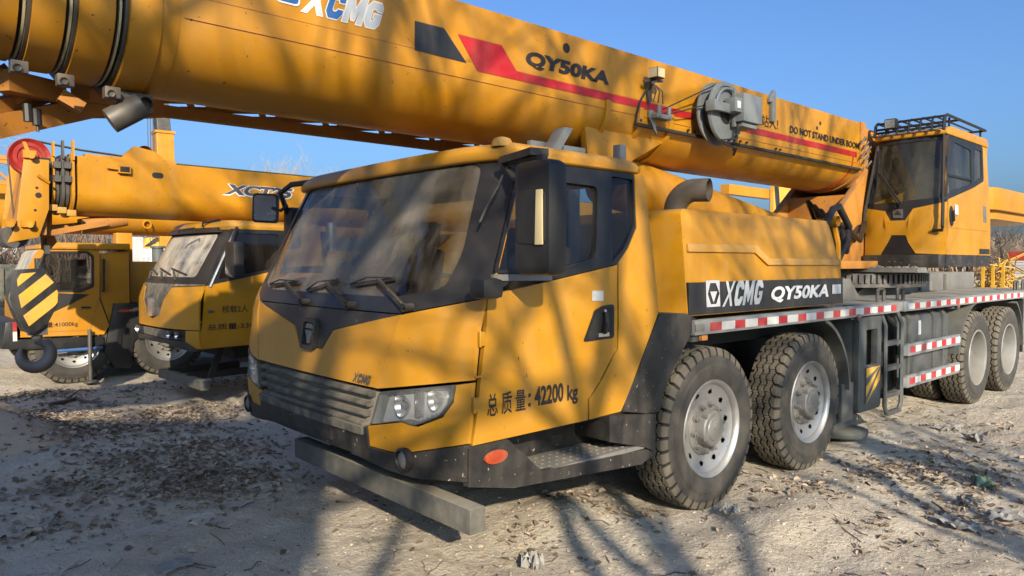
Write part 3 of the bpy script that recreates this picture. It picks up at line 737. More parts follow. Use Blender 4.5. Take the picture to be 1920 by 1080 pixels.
        for i in range(16):
            for j in range(4): lathe(bm, [(-.004, .013), (.004, .010), (.004, .0)], (x0_ + .06 + i * (x1_ - x0_ - .1) / 16, a_.y + (b_.y - a_.y) * (.18 + j * .2), zt2 - .004), 'z', 8)
        add('step_tread', bm, 'deck_grey')
        bm = B(); patch(bm, P([(1235, 588), (1290, 588), (1211, 775), (1163, 771)]), fn, -.006, .42, .5); 
        add('fender', bm, 'black_dusty')
        bm = B(); patch(bm, P([(1291, 589), (1312, 600), (1262, 700), (1247, 740), (1240, 772), (1212, 776)]), fn, .012, .40, .5); add('fender', bm, 'black_dusty')
    s_, z_ = C.sd(925, 855); bm = B(); c_ = C.S(s_, z_, -.012)
    prism(bm, [(s_ + .075 * math.cos(R(t * 15)), z_ + .036 * math.sin(R(t * 15))) for t in range(24)], lambda a_, b_, d: C.S(a_, b_, d), -.03, -.01); add('marker_lamp', bm, 'red_lens', bevel=.006)
    # loose low beam across the front
    p0 = at(911, 970, 'y', 2.70); xb = p0.x
    bm = B(); zb0 = at(911, 997, 'y', 2.70).z; zb1 = at(911, 948, 'y', 2.70).z
    bx0 = xb - .10
    box(bm, (bx0, 2.70, zb0), (xb, 4.62, zb1)); obj('front_beam', bm, 'beam_grey', root, 30, bevel=.012)
    for y_ in (3.3, 4.2): bm = B(); cbox(bm, (xb + .35, y_, (zb0 + zb1) / 2 + .06), (.75, .09, .07)); obj('beam_bracket', bm, 'dark_under', root, 30)
    # ---------------- chassis
    bm = B(); box(bm, (2.5, 3.55, .62), (12.9, 3.72, 1.2)); box(bm, (2.5, 4.53, .62), (12.9, 4.7, 1.2)); box(bm, (3.7, 3.72, .7), (12.8, 4.53, 1.18))
    box(bm, (3.68, 3.2, 1.05), (12.8, 5.05, 1.235)); box(bm, (2.3, 3.3, .6), (3.6, 4.95, .8))
    box(bm, (6.7, 2.95, .5), (7.1, 5.3, 1.2)); box(bm, (12.3, 3.0, .5), (12.7, 5.25, 1.2))
    obj('chassis_frame', bm, 'dark_under', root, 30)  # includes broad dark filler boxes added to block light under the deck
    AX = [4.33, 5.77, 10.02, 11.32]
    wf = make_wheel(root, (AX[0], 2.77 + .15, .55), True, spin=.2)
    dup(wf, (AX[1] - AX[0], 0, 0), root)
    for x_ in AX[:2]: dup(wf, (x_ - AX[0], 2 * (YC - 2.92), 0), root, math.pi)
    wr = make_wheel(root, (AX[2], 2.75 + .15, .55), False)
    dup(wr, (AX[3] - AX[2], 0, 0), root)
    for x_ in AX[2:]:
        dup(wr, (x_ - AX[2], .36, 0), root, math.pi); dup(wr, (x_ - AX[2], 2 * (YC - 2.9), 0), root, math.pi); dup(wr, (x_ - AX[2], 2 * (YC - 2.9) - .36, 0), root)
    for i, x_ in enumerate(AX):
        bm = B(); tube(bm, [(x_, 3.0, .55), (x_, 5.25, .55)], .09, 12); lathe(bm, [(-.3, .1), (-.15, .22), (.15, .22), (.3, .1)], (x_, YC, .55), 'y', 20); cbox(bm, (x_, 3.63, .72), (1.1, .1, .07)); cbox(bm, (x_, 4.62, .72), (1.1, .1, .07)); obj('axle', bm, 'dark_under', root)
    # deck with its silver edge and tape
    bm = B(); box(bm, (3.98, 2.80, 1.255), (13.3, 5.45, 1.30)); n = 30
    for i in range(18): box(bm, (6.5, 2.84 + i * .045, 1.3), (13.2, 2.862 + i * .045, 1.312))
    for x_ in (7.45, 8.7, 9.95, 11.2, 12.4): box(bm, (x_, 2.82, 1.3), (x_ + .05, 3.66, 1.315))
    obj('deck', bm, 'deck_grey', root, 30)
    for y0, y1, yt in ((2.735, 2.79, 2.7325), (5.46, 5.515, 5.5175)):
        bm = B(); box(bm, (4.05, y0, 1.215), (7.5, y1, 1.315)); box(bm, (7.62, y0, 1.215), (13.3, y1, 1.315)); box(bm, (7.5, y0 + .02, 1.22), (7.62, y1, 1.31)); obj('edge_rail', bm, 'rail_silver', root, 30, bevel=.006)
        bm = B(); x_ = at(1332, 600, 'y', 2.735).x
        while x_ < 13.1:
            if bm is not None and x_ > 7.4 and bm.faces and max(v.co.x for v in bm.verts) < 7.5: obj('reflective_tape', bm, ['white_tape', 'red_tape'], root, 0); bm = B()
            for k_, mi in ((0, 1), (.135, 0)):
                if not (7.38 < x_ + k_ < 7.62): box(bm, (x_ + k_, yt, 1.235), (x_ + k_ + (.135 if mi else .17), yt + .0018, 1.292), mi)
            x_ += .305
        obj('reflective_tape', bm, ['white_tape', 'red_tape'], root, 0)
    p = at(1322, 602, 'y', 2.733); bm = B(); cbox(bm, (p.x - .06, 2.733, 1.265), (.1, .012, .05)); obj('marker_lamp', bm, 'hub_grey', root, bevel=.004)
    p = at(1314, 632, 'y', 2.76); bm = B(); cbox(bm, p + Vector((0, .04, .03)), (.16, .06, .12)); cbox(bm, p + Vector((.02, -.005, -.005)), (.075, .025, .04), 1); obj('marker_lamp', bm, ['chassis_grey', 'amber_lens'], root, bevel=.004)
    for px, py in ((1606, 592), (1793, 573)):
        p = at(px, py, 'y', 2.76); bm = B(); cbox(bm, p + Vector((0, .05, .03)), (.16, .08, .13)); lathe(bm, [(.02, .05), (-.02, .05), (-.024, 0)], p + Vector((.02, 0, 0)), 'y', 16); cbox(bm, p + Vector((-.02, -.026, 0)), (.06, .012, .03), 1); obj('marker_lamp', bm, ['chassis_grey', 'red_lens'], root, bevel=.004)
    # side guards behind and before the wheels
    def fender_arc(cx, r, a0, a1, y0=2.76, w_=.34, nm='wheel_fender', seg=14):
        bm = B(); A_ = arc((cx, 0, .55), (1, 0, 0), (0, 0, 1), r, a0, a1, seg); B2 = arc((cx, 0, .55), (1, 0, 0), (0, 0, 1), r + .03, a0, a1, seg)
        vs = [[bm.verts.new((p.x, y, p.z)) for p in L] for L in (A_, B2) for y in (y0, y0 + w_)]
        for i in range(seg):
            bm.faces.new((vs[0][i], vs[0][i + 1], vs[2][i + 1], vs[2][i])); bm.faces.new((vs[1][i], vs[3][i], vs[3][i + 1], vs[1][i + 1])); bm.faces.new((vs[0][i], vs[1][i], vs[1][i + 1], vs[0][i + 1])); bm.faces.new((vs[2][i], vs[2][i + 1], vs[3][i + 1], vs[3][i]))
        for i in (0, seg): bm.faces.new((vs[0][i], vs[2][i], vs[3][i], vs[1][i]))
        return obj(nm, bm, 'chassis_grey', root, 40)
    fender_arc(AX[1], .68, 2, 72); fender_arc(AX[2], .66, 95, 172); fender_arc(AX[3], .68, 0, 62)
    bm = B(); box(bm, (6.40, 2.8, .28), (6.64, 2.84, .62)); obj('mud_flap', bm, 'chassis_grey', root, bevel=.01)
    bm = B(); box(bm, (12.05, 2.78, .45), (12.1, 3.1, 1.2)); obj('mud_flap', bm, 'black_trim', root, bevel=.01)
    # outrigger housing with hazard plate and jack
    x0, x1 = 6.66, 7.16
    bm = B(); YZ_ = lambda a_, b_, d: Vector((a_, 2.77 + d, b_))
    patch(bm, rnd([(x0, .33), (x1, .33), (x1, 1.20), (x0, 1.20)], .04), YZ_, 0, .06, .5, [rnd([(x0 + .16, .74), (x1 - .09, .74), (x1 - .09, 1.08), (x0 + .16, 1.08)], .015)])
    box(bm, (x0, 2.83, .40), (x0 + .06, 3.4, 1.18)); box(bm, (x1 - .06, 2.83, .40), (x1, 3.4, 1.18)); box(bm, (x0 + .06, 3.0, .40), (x1 - .06, 3.06, 1.18)); tube(bm, [(6.9, 2.91, .3), (6.9, 2.91, 1.1)], .075, 16)
    og = obj('outrigger', bm, 'chassis_grey', root, 30, bevel=.008)
    bm = B(); box(bm, (x0 + .14, 2.758, .40), (x1 - .06, 2.769, .73)); 
    obj('hazard_plate', bm, 'chassis_grey', og, 0)
    bm = B()
    for k in range(3):
        a_ = x0 + .14 + .0; w_ = .1; zz = .40 + k * .17 - .1
        pl = [(a_, zz), (a_ + .30, zz + .30), (a_ + .30, zz + .39), (a_, zz + .09)]
        pl = [(x_, min(.73, max(.40, z_))) for x_, z_ in pl]; prism(bm, pl, YZ_, -.0145, -.0125)
    obj('hazard_stripe', bm, 'yellow_hazard', og, 0)
    bm = B(); lathe(bm, [(0, .0), (0, .24), (.02, .25), (.05, .25), (.065, .20), (.07, .06), (.2, .06), (.2, 0)], (6.75, 2.98, .1), 'z', 32); cbox(bm, (6.75, 2.98, .22), (.5, .12, .1)); obj('outrigger_foot', bm, 'chassis_grey', og, 40)
    # ladder
    bm = B()
    for x_ in (7.22, 7.62): tube(bm, [(x_, 2.80, 1.2), (x_, 2.76, 1.1), (x_, 2.755, .32), (x_ + (.06 if x_ < 7.4 else -.06), 2.755, .25)], .022, 8)
    bar(bm, (7.26, 2.755, .25), (7.58, 2.755, .25), .02)
    for z_ in (.42, .68, .92): box(bm, (7.22, 2.745, z_ - .02), (7.62, 2.81, z_ + .02))
    obj('ladder', bm, 'chassis_grey', root, 40)
    # tanks with bands
    bm = B(); prism(bm, rnd([(2.86, .42), (3.4, .42), (3.4, 1.16), (2.86, 1.16)], .1, 6), lambda a_, b_, d: Vector((d, a_, b_)), 7.7, 9.3); tk = obj('fuel_tank', bm, 'tank_grey', root, 40, bevel=.01)
    for x_ in (7.72, 8.02, 8.75, 9.05):
        bm = B(); prism(bm, rnd([(2.835, .40), (3.42, .40), (3.42, 1.185), (2.835, 1.185)], .11, 6), lambda a_, b_, d: Vector((d, a_, b_)), x_, x_ + .09); obj('tank_band', bm, 'chassis_grey', tk, 40, bevel=.012)
    bm = B(); box(bm, (8.35, 2.855, .93), (8.42, 2.859, 1.08)); obj('blank_plate', bm, 'white_letter', tk, 0)
    for z_ in (.44, .76):
        bm = B(); box(bm, (7.75, 2.745, z_), (9.32, 2.79, z_ + .12)); box(bm, (7.62, 2.75, z_ + .01), (7.76, 2.80, z_ + .11)); rg = obj('side_guard', bm, 'rail_silver', root, bevel=.006)
        bm = B()
        for k in range(5): box(bm, (7.82 + k * .3, 2.742, z_ + .03), (7.95 + k * .3, 2.7445, z_ + .095), 1); box(bm, (7.96 + k * .3, 2.742, z_ + .03), (8.11 + k * .3, 2.7445, z_ + .095), 0)
        obj('reflective_tape', bm, ['white_tape', 'red_tape'], rg, 0)
        bm = B()
        for x_ in (7.9, 9.2): box(bm, (x_, 2.79, z_ + .03), (x_ + .06, 2.95, z_ + .09))
        obj('guard_bracket', bm, 'chassis_grey', rg, 0)
    bm = B(); tube(bm, [(7.55, 2.9, 1.2), (7.66, 2.84, 1.05), (7.68, 2.84, .55), (7.75, 2.86, .45)], .025, 8)
    for i in range(4): tube(bm, [(7.15 + .04 * i, 3.1, 1.15), (7.25 + .05 * i, 3.0, .95), (7.3 + .06 * i, 3.05, .75 - .04 * i), (7.5, 3.2, .6)], .02, 6)
    obj('hose', bm, 'black_trim', root, 40)
    for x_ in (7.38, 7.88, 12.1, 12.5):
        bm = B(); tube(bm, [(x_, 2.9, 1.3), (x_, 2.9, 1.42), (x_ + .02, 2.9, 1.44), (x_ + .13, 2.9, 1.44), (x_ + .15, 2.9, 1.42), (x_ + .15, 2.9, 1.3)], .018, 8); obj('deck_loop', bm, 'steel_dark', root, 40)
    # superstructure bed under the turntable
    bm = B(); box(bm, (6.5, 3.3, 1.305), (7.55, 4.9, 1.53)); prism(bm, [(7.55, 1.305), (8.0, 1.305), (7.75, 1.53), (7.55, 1.53)], XZ, 3.32, 4.88); prism(bm, [(8.6, 1.305), (13.0, 1.305), (13.0, 1.56), (9.4, 1.56)], XZ, 3.65, 4.7)
    for x_ in (10.6, 11.6): box(bm, (x_, 3.60, 1.305), (x_ + .04, 3.65, 1.54))
    obj('bed_plates', bm, 'deck_grey', root, 30, bevel=.01)
    bm = B(); lathe(bm, [(0, .95), (.16, .95), (.16, .8), (.26, .8)], (9.35, YC, 1.41), 'z', 72)
    for i in range(90):
        t = 2 * math.pi * i / 90; cbox(bm, (9.35 + .96 * math.cos(t), YC + .96 * math.sin(t), 1.51), (.03, .035, .1), 0, Matrix.Rotation(t, 3, 'Z'))
    obj('slewing_ring', bm, 'steel_dark', root, 30)
    # ---------------- engine hood
    hx0 = at(1290, 583, 'y', 2.80).x; hx1 = at(1580, 552, 'y', 2.80).x; xt1 = at(1556, 410, 'y', 2.84).x; zt_ = 2.06
    H = lambda a_, b_, d: Vector((a_, 2.80 + d + (.06 * max(0, b_ - 1.5) / .5), b_))
    prof_ = [(hx0, 1.335), (hx1, 1.335), (hx1, 1.66), (xt1 + .05, zt_ - .05), (xt1, zt_), (hx0 + .03, zt_), (hx0, zt_ - .03)]
    bm = B(); prism(bm, rnd(prof_, .02), H, 0, 1.9); hood = obj('engine_hood', bm, 'orange_paint', root, 40, bevel=.025)
    zz = lambda px, py: (at(px, py, 'y', 2.815).x, at(px, py, 'y', 2.815).z)
    rl = [zz(1293, 472), zz(1293, 457), zz(1422, 459), zz(1443, 484), zz(1575, 485), zz(1577, 497), zz(1440, 497), zz(1418, 474)]
    bm = B(); prism(bm, rl, H, -.012, .01); obj('hood_rib', bm, 'orange_dusty', hood, 30, bevel=.005)
    xq0 = hx0 + .005; zq0, zq1 = 1.345, at(1292, 530, 'y', 2.80).z
    bm = B(); prism(bm, [(xq0, zq0), (hx1 - .002, zq0), (hx1 - .002, zq1), (xq0, zq1)], H, -.006, .01); band = obj('name_band', bm, 'black_decal', hood, 0)
    def HT(s, p0, p1, h, bold, shear, mt, yoff=-.0085):
        bm = B(); put_letters(bm, s, lambda u, v: H(p0[0] + u * (p1 - p0[0]) + 0, p0[1] + v * h, yoff), bold, shear); obj('lettering', bm, mt, hood, 0, fix=False)
    zl = lambda px, py: (at(px, py, 'y', 2.80).x, at(px, py, 'y', 2.80).z)
    hgt = zl(1440, 528)[1] - zl(1440, 572)[1]
    bm = B(); q0, q1 = zl(1352, 575), zl(1432, 530); maker_letters(bm, lambda u, v: H(q0[0] + u * (q1[0] - q0[0]), q0[1] + v * hgt, -.0085)); obj('lettering', bm, 'silver_letter', hood, 0, fix=False)
    HT('QY50KA', zl(1444, 568), zl(1552, 540)[0], .125, .04, .2, 'white_letter')
    a_ = zl(1323, 576); b_ = zl(1349, 531); bm = B(); w_, h_ = b_[0] - a_[0], hgt * 1.02
    bx = lambda u, v: H(a_[0] + u * w_, a_[1] + v * h_, -.0085)
    hexo = [(.5, .13), (.88, .52), (.72, .86), (.28, .86), (.12, .52)]
    t = bmesh.new(); es = []
    for lp in ([(0, 0), (1, 0), (1, 1), (0, 1)], [(.3, .1), (.7, .1), (.93, .5), (.7, .9), (.3, .9), (.07, .5)]):
        vs = [t.verts.new((u, v, 0)) for u, v in rnd(lp, .04, 3)]; es += [t.edges.new((vs[i], vs[(i + 1) % len(vs)])) for i in range(len(vs))]
    bmesh.ops.triangle_fill(t, use_beauty=True, edges=es); t.verts.index_update(); vv = [bm.verts.new(bx(v.co.x, v.co.y)) for v in t.verts]
    for f in t.faces: bm.faces.new([vv[v.index] for v in f.verts])
    t.free(); flat(bm, [(.24, .58), (.5, .16), (.76, .58)], bx); 
    obj('emblem', bm, 'silver_letter', hood, 0, fix=False)
    a_ = zl(1559, 551); b_ = zl(1575, 533); bm = B(); prism(bm, [(a_[0], a_[1]), (b_[0], a_[1]), (b_[0], b_[1]), (a_[0], b_[1])], H, -.009, -.006); obj('blank_plate', bm, 'grey_plate', hood, 0)
    # exhaust
    e0 = at(1276, 392, 'y', 3.05)
    bm = B(); ud = Vector((.265, -.964, 0)); pb = Vector((e0.x + .03, 3.12, 0))
    path = [pb + Vector((0, 0, 1.95)), pb + Vector((0, 0, 2.04))] + [pb + ud * (.15 - .15 * math.cos(R(t))) + Vector((0, 0, 2.06 + .15 * math.sin(R(t)))) for t in range(15, 86, 10)] + [pb + ud * .25 + Vector((0, 0, 2.205))]
    tube(bm, path, .082, 20, caps=False); tube(bm, path[::-1], .074, 20, caps=False); 
    o = obj('exhaust_pipe', bm, 'exhaust_metal', root, 60, fix=False)
    # lifting cylinder
    bm = B(); tube(bm, [(4.75, YC, 2.42), (8.2, YC, 1.92)], .235, 40); tube(bm, [(4.4, YC, 2.47), (4.75, YC, 2.42)], .13, 24); lathe(bm, [(-.2, .13), (.2, .13)], (4.38, YC, 2.475), 'y', 20); obj('lift_cylinder', bm, 'orange_boom', root, 40)
    # turntable superstructure
    bm = B(); prism(bm, [(7.6, 1.70), (10.9, 1.70), (11.0, 2.9), (9.6, 3.2), (8.9, 2.7), (8.2, 2.2), (7.6, 2.05)], XZ, 3.70, 3.78); prism(bm, [(7.6, 1.70), (10.9, 1.70), (11.0, 2.9), (9.6, 3.2), (8.9, 2.7), (8.2, 2.2), (7.6, 2.05)], XZ, 4.47, 4.55); box(bm, (7.7, 3.5, 1.63), (10.9, 4.75, 1.72)); box(bm, (8.6, 3.78, 1.72), (8.7, 4.47, 2.5)); obj('turntable', bm, 'jib_paint', root, 30, bevel=.01)
    bm = B()
    for i in range(7):
        y_ = 3.2 + .07 * i; tube(bm, [(7.0 + .1 * i, y_, 1.55), (7.15 + .1 * i, y_ - .1, 1.9 + .03 * i), (7.6, y_ + .1, 2.05 + .05 * i), (8.4, y_ + .3, 1.95), (9, y_ + .5, 2.2)], .028, 8)
    h0 = at(1562, 392, 'y', 3.1); h1 = at(1592, 425, 'y', 3.25); tube(bm, [h0 + Vector((-.15, 0, -.15)), h0, h0 + Vector((.12, 0, .03)), h1, h1 + Vector((.4, .2, -.25))], .034, 10); obj('hose', bm, 'black_trim', root, 50)
    bm = B(); h0 = at(1562, 415, 'y', 3.1); lathe(bm, [(-.05, .05), (.05, .05), (.07, .03), (.15, .03)], h0, 'y', 16); tube(bm, [h0, h0 + Vector((.1, 0, -.2)), h0 + Vector((.12, .0, -.45))], .03, 8); obj('hydraulic_fitting', bm, 'orange_boom', root, 40)
    bm = B(); prism(bm, rnd([(11.1, 2.95), (13.9, 2.95), (13.9, 5.3), (11.1, 5.3)], .5, 8), lambda a_, b_, d: Vector((a_, b_, d)), 2.42, 2.72); prism(bm, rnd([(11.2, 3.02), (13.8, 3.02), (13.8, 5.2), (11.2, 5.2)], .5, 8), lambda a_, b_, d: Vector((a_, b_, d)), 2.3, 2.418); box(bm, (10.6, 3.7, 2.3), (11.6, 4.5, 2.7)); obj('counterweight', bm, 'orange_clean', root, 40, bevel=.01)
    return root, C
# ------------------------------------------------------------------ telescopic boom of the nearest crane
def boom_section(a, zt, zc, b, n=22):
    """outline (y offset, z): flat top and sides, rounded belly"""
    out = [(-a, zt), (-a, zc)]
    out += [(-a * math.cos(math.pi * i / n), zc - b * math.sin(math.pi * i / n)) for i in range(1, n)]
    return out + [(a, zc), (a, zt)]
def loft_x(bm, sec, x0, x1, yc, mi=0):
    return prism(bm, sec, lambda a, b, d: Vector((d, yc + a, b)), x0, x1, mi)
def main_boom(root):
    YC = 4.10; YN = 3.65; eps = .004
    S0 = boom_section(.45, 3.335, 2.90, .335)
    xe = at(246, 100, 'y', YN).x; xk = at(306, 100, 'y', YN).x; xend = at(1612, 300, 'y', YN).x
    bm = B(); loft_x(bm, S0, xk, xend, YC)
    boom = obj('boom', bm, 'orange_boom', root, 30)
    def add(n, bm, m, sm=30, **k): return obj(n, bm, m, boom, sm, **k)
    # thick collar plate and the nested inner sections with their black gaps
    bm = B(); loft_x(bm, boom_section(.47, 3.36, 2.90, .355), xe, xk, YC); loft_x(bm, boom_section(.455, 3.34, 2.90, .342), xk, xk + .08, YC); add('collar', bm, 'orange_boom', bevel=.006)
    xs = [at(p, 90, 'y', YN).x for p in (222, 132, 45)]
    xlast = xe; k = 0
    for i, xc_ in enumerate(xs):
        s = .43 - .033 * i; zt = 3.315 - .03 * i; zc = 2.90; bb = .318 - .03 * i
        bm = B(); loft_x(bm, boom_section(s - .03, zt - .02, zc, bb - .028), xc_ - .01, xlast, YC, 1)
        nx = xs[i + 1] + .045 if i < 2 else -4.0
        loft_x(bm, boom_section(s, zt, zc, bb), nx, xc_, YC, 0)
        add('boom_section', bm, ['orange_boom', 'dark_under'])
        bm = B(); loft_x(bm, boom_section(s + .012, zt + .012, zc, bb + .012), xlast - .016, xlast - .002, YC); add('wear_ring', bm, 'steel_dark')
        bm = B(); loft_x(bm, boom_section(s - .006, zt - .004, zc, bb - .006), xc_ + .016, xc_ + .026, YC)
        for z_ in (2.93, 3.06): cbox(bm, (xc_ + .022, YC - s - .005, z_), (.022, .03, .03))
        add('retainer_plate', bm, 'visor_amber')
        bm = B(); q = at((265, 205, 117, 30)[i + 1], (200, 178, 155, 130)[i + 1], 'y', 3.95); cbox(bm, q + Vector((.01, 0, .01)), (.07, .06, .055)); lathe(bm, [(-.045, .018), (-.033, .022), (-.033, .0)], q, 'y', 6, 1); add('pin_block', bm, ['exhaust_metal', 'steel_dark'], bevel=.006)
        xlast = nx
    # bottom roller block
    q = at(245, 208, 'y', 3.98); bm = B(); tube(bm, [q + Vector((-.09, .02, -.06)), q + Vector((.05, -.01, .035))], .062, 20); lathe(bm, [(-.03, .03), (.03, .03)], q + Vector((.06, -.02, .04)), 'y', 14); cbox(bm, q + Vector((.03, .06, .05)), (.15, .10, .09)); add('roller_block', bm, 'steel_dark')
    # weld seams and plates
    for z_, x0, x1 in ((2.975, xk + .1, xend), (2.862, xk + .1, xend)):
        bm = B(); box(bm, (x0, YN - .003, z_), (x1, YN + .01, z_ + .006)); add('weld_seam', bm, 'jib_paint', 0)
    X = lambda px, py: (at(px, py, 'y', YN).x, at(px, py, 'y', YN).z)
    fn = lambda a, b: Vector((a, YN - eps, b))
    bm = B(); L = [X(777, 39), X(832, 53), X(874, 118), X(777, 94)]; flat(bm, L, fn); add('stripe', bm, 'black_decal', 0, fix=False)
    zs0, zs1 = X(1130, 166)[1], X(1130, 190)[1]; zs0, zs1 = 2.985, 2.925
    bm = B(); a_ = X(858, 64); b_ = X(940, 85); c_ = X(968, 130); e_ = X(895, 124); x1 = X(1300, 220)[0]; x2 = X(1380, 240)[0]; x3 = X(1606, 295)[0]
    flat(bm, [a_, b_, (c_[0], zs0), (x1, zs0), (x1, zs1), (e_[0], zs1)], fn); flat(bm, [(x2, zs0), (x3, zs0), (x3, zs1), (x2, zs1)], fn); add('stripe', bm, 'red_paint', 0, fix=False)
    def text(s, p0, x1, h, bold, shear, mt, e=.0055):
        bm = B(); put_letters(bm, s, lambda u, v: Vector((p0[0] + u * (x1 - p0[0]), YN - e, p0[1] + v * h)), bold, shear); add('lettering', bm, mt, 0, fix=False)
    a_ = X(985, 126); b_ = X(1141, 165); zb = (X(985, 128)[1] + b_[1]) / 2
    text('QY50KA', (a_[0], b_[1] + .002), b_[0], .118, .05, .12, 'ink')
    a_ = X(1480, 257); b_ = X(1608, 291); text('DO NOT STAND UNDER BOOM!', (a_[0], zs0 + .035), b_[0] + .05, .075, .035, 0, 'ink')
    a_ = X(1330, 226); b_ = X(1458, 250); text('起重臂下严禁站人!', (a_[0], zs0 + .03), b_[0], .12, .0, 0, 'ink')
    # big maker's lettering: outline below, then silver and blue letters
    a_ = X(515, 12); b_ = X(721, 60); z0 = b_[1] + .004; h = .15; xa = X(566, 15)[0]; xb = b_[0]
    ml = lambda e: (lambda u, v: Vector((xa + u * (xb - xa), YN - e, z0 + v * h)))
    bm = B(); maker_letters(bm, ml(.0036), grow_=.05); add('lettering', bm, 'white_letter', 0, fix=False)
    bm = B(); maker_letters(bm, ml(.0056), 'XMG'); add('lettering', bm, 'silver_letter', 0, fix=False)
    bm = B(); maker_letters(bm, ml(.0070), 'C'); add('lettering', bm, 'blue_letter', 0, fix=False)
    x0 = X(516, 10)[0]; x1_ = X(566, 22)[0]; bm = B(); W_ = lambda p: fn(*p)
    flat(bm, rnd([(x0, z0 + .015), (x1_ - .012, z0 + .015), (x1_ - .012, z0 + h), (x0, z0 + h)], .03), lambda a, b: Vector((a, YN - .0045, b)), 0)
    flat(bm, rnd([(x0 + .008, z0 + .025), (x1_ - .02, z0 + .025), (x1_ - .02, z0 + h - .01), (x0 + .008, z0 + h - .01)], .025), lambda a, b: Vector((a, YN - .0055, b)), 1)
    xm = (x0 + x1_ - .012) / 2; flat(bm, [(xm - .045, z0 + .095), (xm, z0 + .035), (xm + .045, z0 + .095)], lambda a, b: Vector((a, YN - .0065, b)), 0); flat(bm, [(xm - .045, z0 + .105), (xm + .045, z0 + .105), (xm + .03, z0 + .13), (xm - .03, z0 + .13)], lambda a, b: Vector((a, YN - .0065, b)), 0)
    add('emblem', bm, ['white_letter', 'blue_letter'], 0, fix=False)
    bm = B()
    for px, py in ((1062, 90), (1532, 240), (1538, 231)):
        p = at(px, py, 'y', YN - .002); lathe(bm, [(.004, .035 if px < 1100 else .02), (-.003, .034 if px < 1100 else .019), (-.003, 0)], p, 'y', 16)
    add('bolt_hole', bm, 'dark_under', 0)
    # bead along the lower side, bolts
    bm = B(); p0 = at(1192, 243, 'y', YN - .012); bar(bm, (p0.x, YN - .012, 2.79), (xend, YN - .012, 2.79), .012)
    for px in (1200, 1290, 1302, 1388, 1400, 1455, 1463): p = at(px, 240, 'y', YN); lathe(bm, [(0, .012), (-.012, .012), (-.012, 0)], (p.x, YN, 2.83), 'y', 8)
    tube(bm, [(p0.x, YN - .012, 2.79), (p0.x, YN - .02, 2.86), at(1200, 190, 'y', YN - .03), at(1217, 160, 'y', YN - .05)], .010, 6); add('cable', bm, 'dark_under')
    # floodlight on the boom side
    p = at(1231, 138, 'y', YN - .12); bm = B(); cbox(bm, p, (.10, .09, .085)); add('flood_lamp', bm, 'black_trim', bevel=.012)
    bm = B(); cbox(bm, p + Vector((-.0, -.046, 0)), (.085, .006, .07)); cbox(bm, p + Vector((-.051, 0, 0)), (.006, .075, .07)); add('flood_lens', bm, 'visor_amber', 0)
    bm = B(); q = at(1224, 155, 'y', YN - .1); tube(bm, [p + Vector((0, 0, -.05)), q, at(1218, 165, 'y', YN - .03)], .014, 6); tube(bm, [at(1207, 152, 'y', YN - .06), at(1242, 152, 'y', YN - .1)], .012, 6); prism(bm, [(0, 0), (.06, .05), (.05, -.12), (.02, -.15)], lambda a, b, d: at(1212, 160, 'y', YN - .02) + Vector((a, d, b)), -.015, .0)
    for dx in (.02, .06, .1): tube(bm, [q, q + Vector((dx, -.02, -.06)), q + Vector((dx * 1.6, .02, -.14))], .005, 5)
    add('lamp_bracket', bm, 'steel_dark')
    # cable roller
    bm = B(); q = at(1240, 215, 'y', YN - .06); cbox(bm, q + Vector((0, 0, -.02)), (.20, .07, .035)); 
    for dx in (-.07, .06): tube(bm, [q + Vector((dx, -.03, -.03)), q + Vector((dx, -.03, .06))], .018, 10)
    prism(bm, [(-.11, .03), (-.06, .03), (-.04, -.06), (-.01, -.16), (-.05, -.12), (-.11, -.03)], lambda a, b, d: q + Vector((a, d, b)), .03, .05); add('cable_guide', bm, 'winch_grey', bevel=.004)
    # cable reel: grey drum, bracket and motor box
    c_ = at(1352, 213, 'y', YN - .16); reel = B()
    lathe(reel, [(-.05, .10), (-.05, .225), (-.062, .225), (-.062, .255), (-.05, .262), (-.035, .262), (-.035, .14), (.05, .14), (.05, .27), (.065, .27), (.065, .1)], c_, 'y', 48); re_ = add('cable_reel', reel, 'winch_grey', 40)
    bm = B(); lathe(bm, [(-.03, .20), (.045, .20)], c_, 'y', 40); lathe(bm, [(-.045, .21), (-.048, .0)], c_, 'y', 40); add('cable_coil', bm, 'black_trim', 40)
    bm = B(); m0 = c_ + Vector((.20, -.10, .04)); cbox(bm, m0, (.30, .18, .24)); cbox(bm, m0 + Vector((0, .01, -.14)), (.24, .14, .04)); add('motor_box', bm, 'winch_grey', bevel=.012)
    bm = B(); cbox(bm, c_ + Vector((-.10, -.1, .02)), (.30, .035, .075)); cbox(bm, c_ + Vector((.0, -.12, .05)), (.11, .10, .12)); tube(bm, arc(c_ + Vector((0, -.075, 0)), (1, 0, 0), (0, 0, 1), .20, 40, 165, 12), .013, 6); bar(bm, c_ + Vector((.06, -.09, .2)), c_ + Vector((.06, -.09, -.12)), .016); cbox(bm, c_ + Vector((-.27, -.08, .02)), (.04, .09, .09)); add('reel_bracket', bm, 'winch_grey', bevel=.005)
    bm = B(); cbox(bm, c_ + Vector((.0, -.172, .05)), (.05, .004, .06)); add('blank_plate', bm, 'white_letter', 0)
    bm = B(); q = at(1243, 205, 'y', YN - .07); tube(bm, [q, c_ + Vector((-.08, -.02, .24))], .006, 5); tube(bm, [q + Vector((0, 0, -.05)), c_ + Vector((-.2, 0, .05))], .006, 5)
    for i in range(3): tube(bm, [c_ + Vector((-.12 + .1 * i, -.08, -.25)), c_ + Vector((.06, -.12, -.22 + .04 * i)), c_ + Vector((.12, -.1, -.02))], .008, 5)
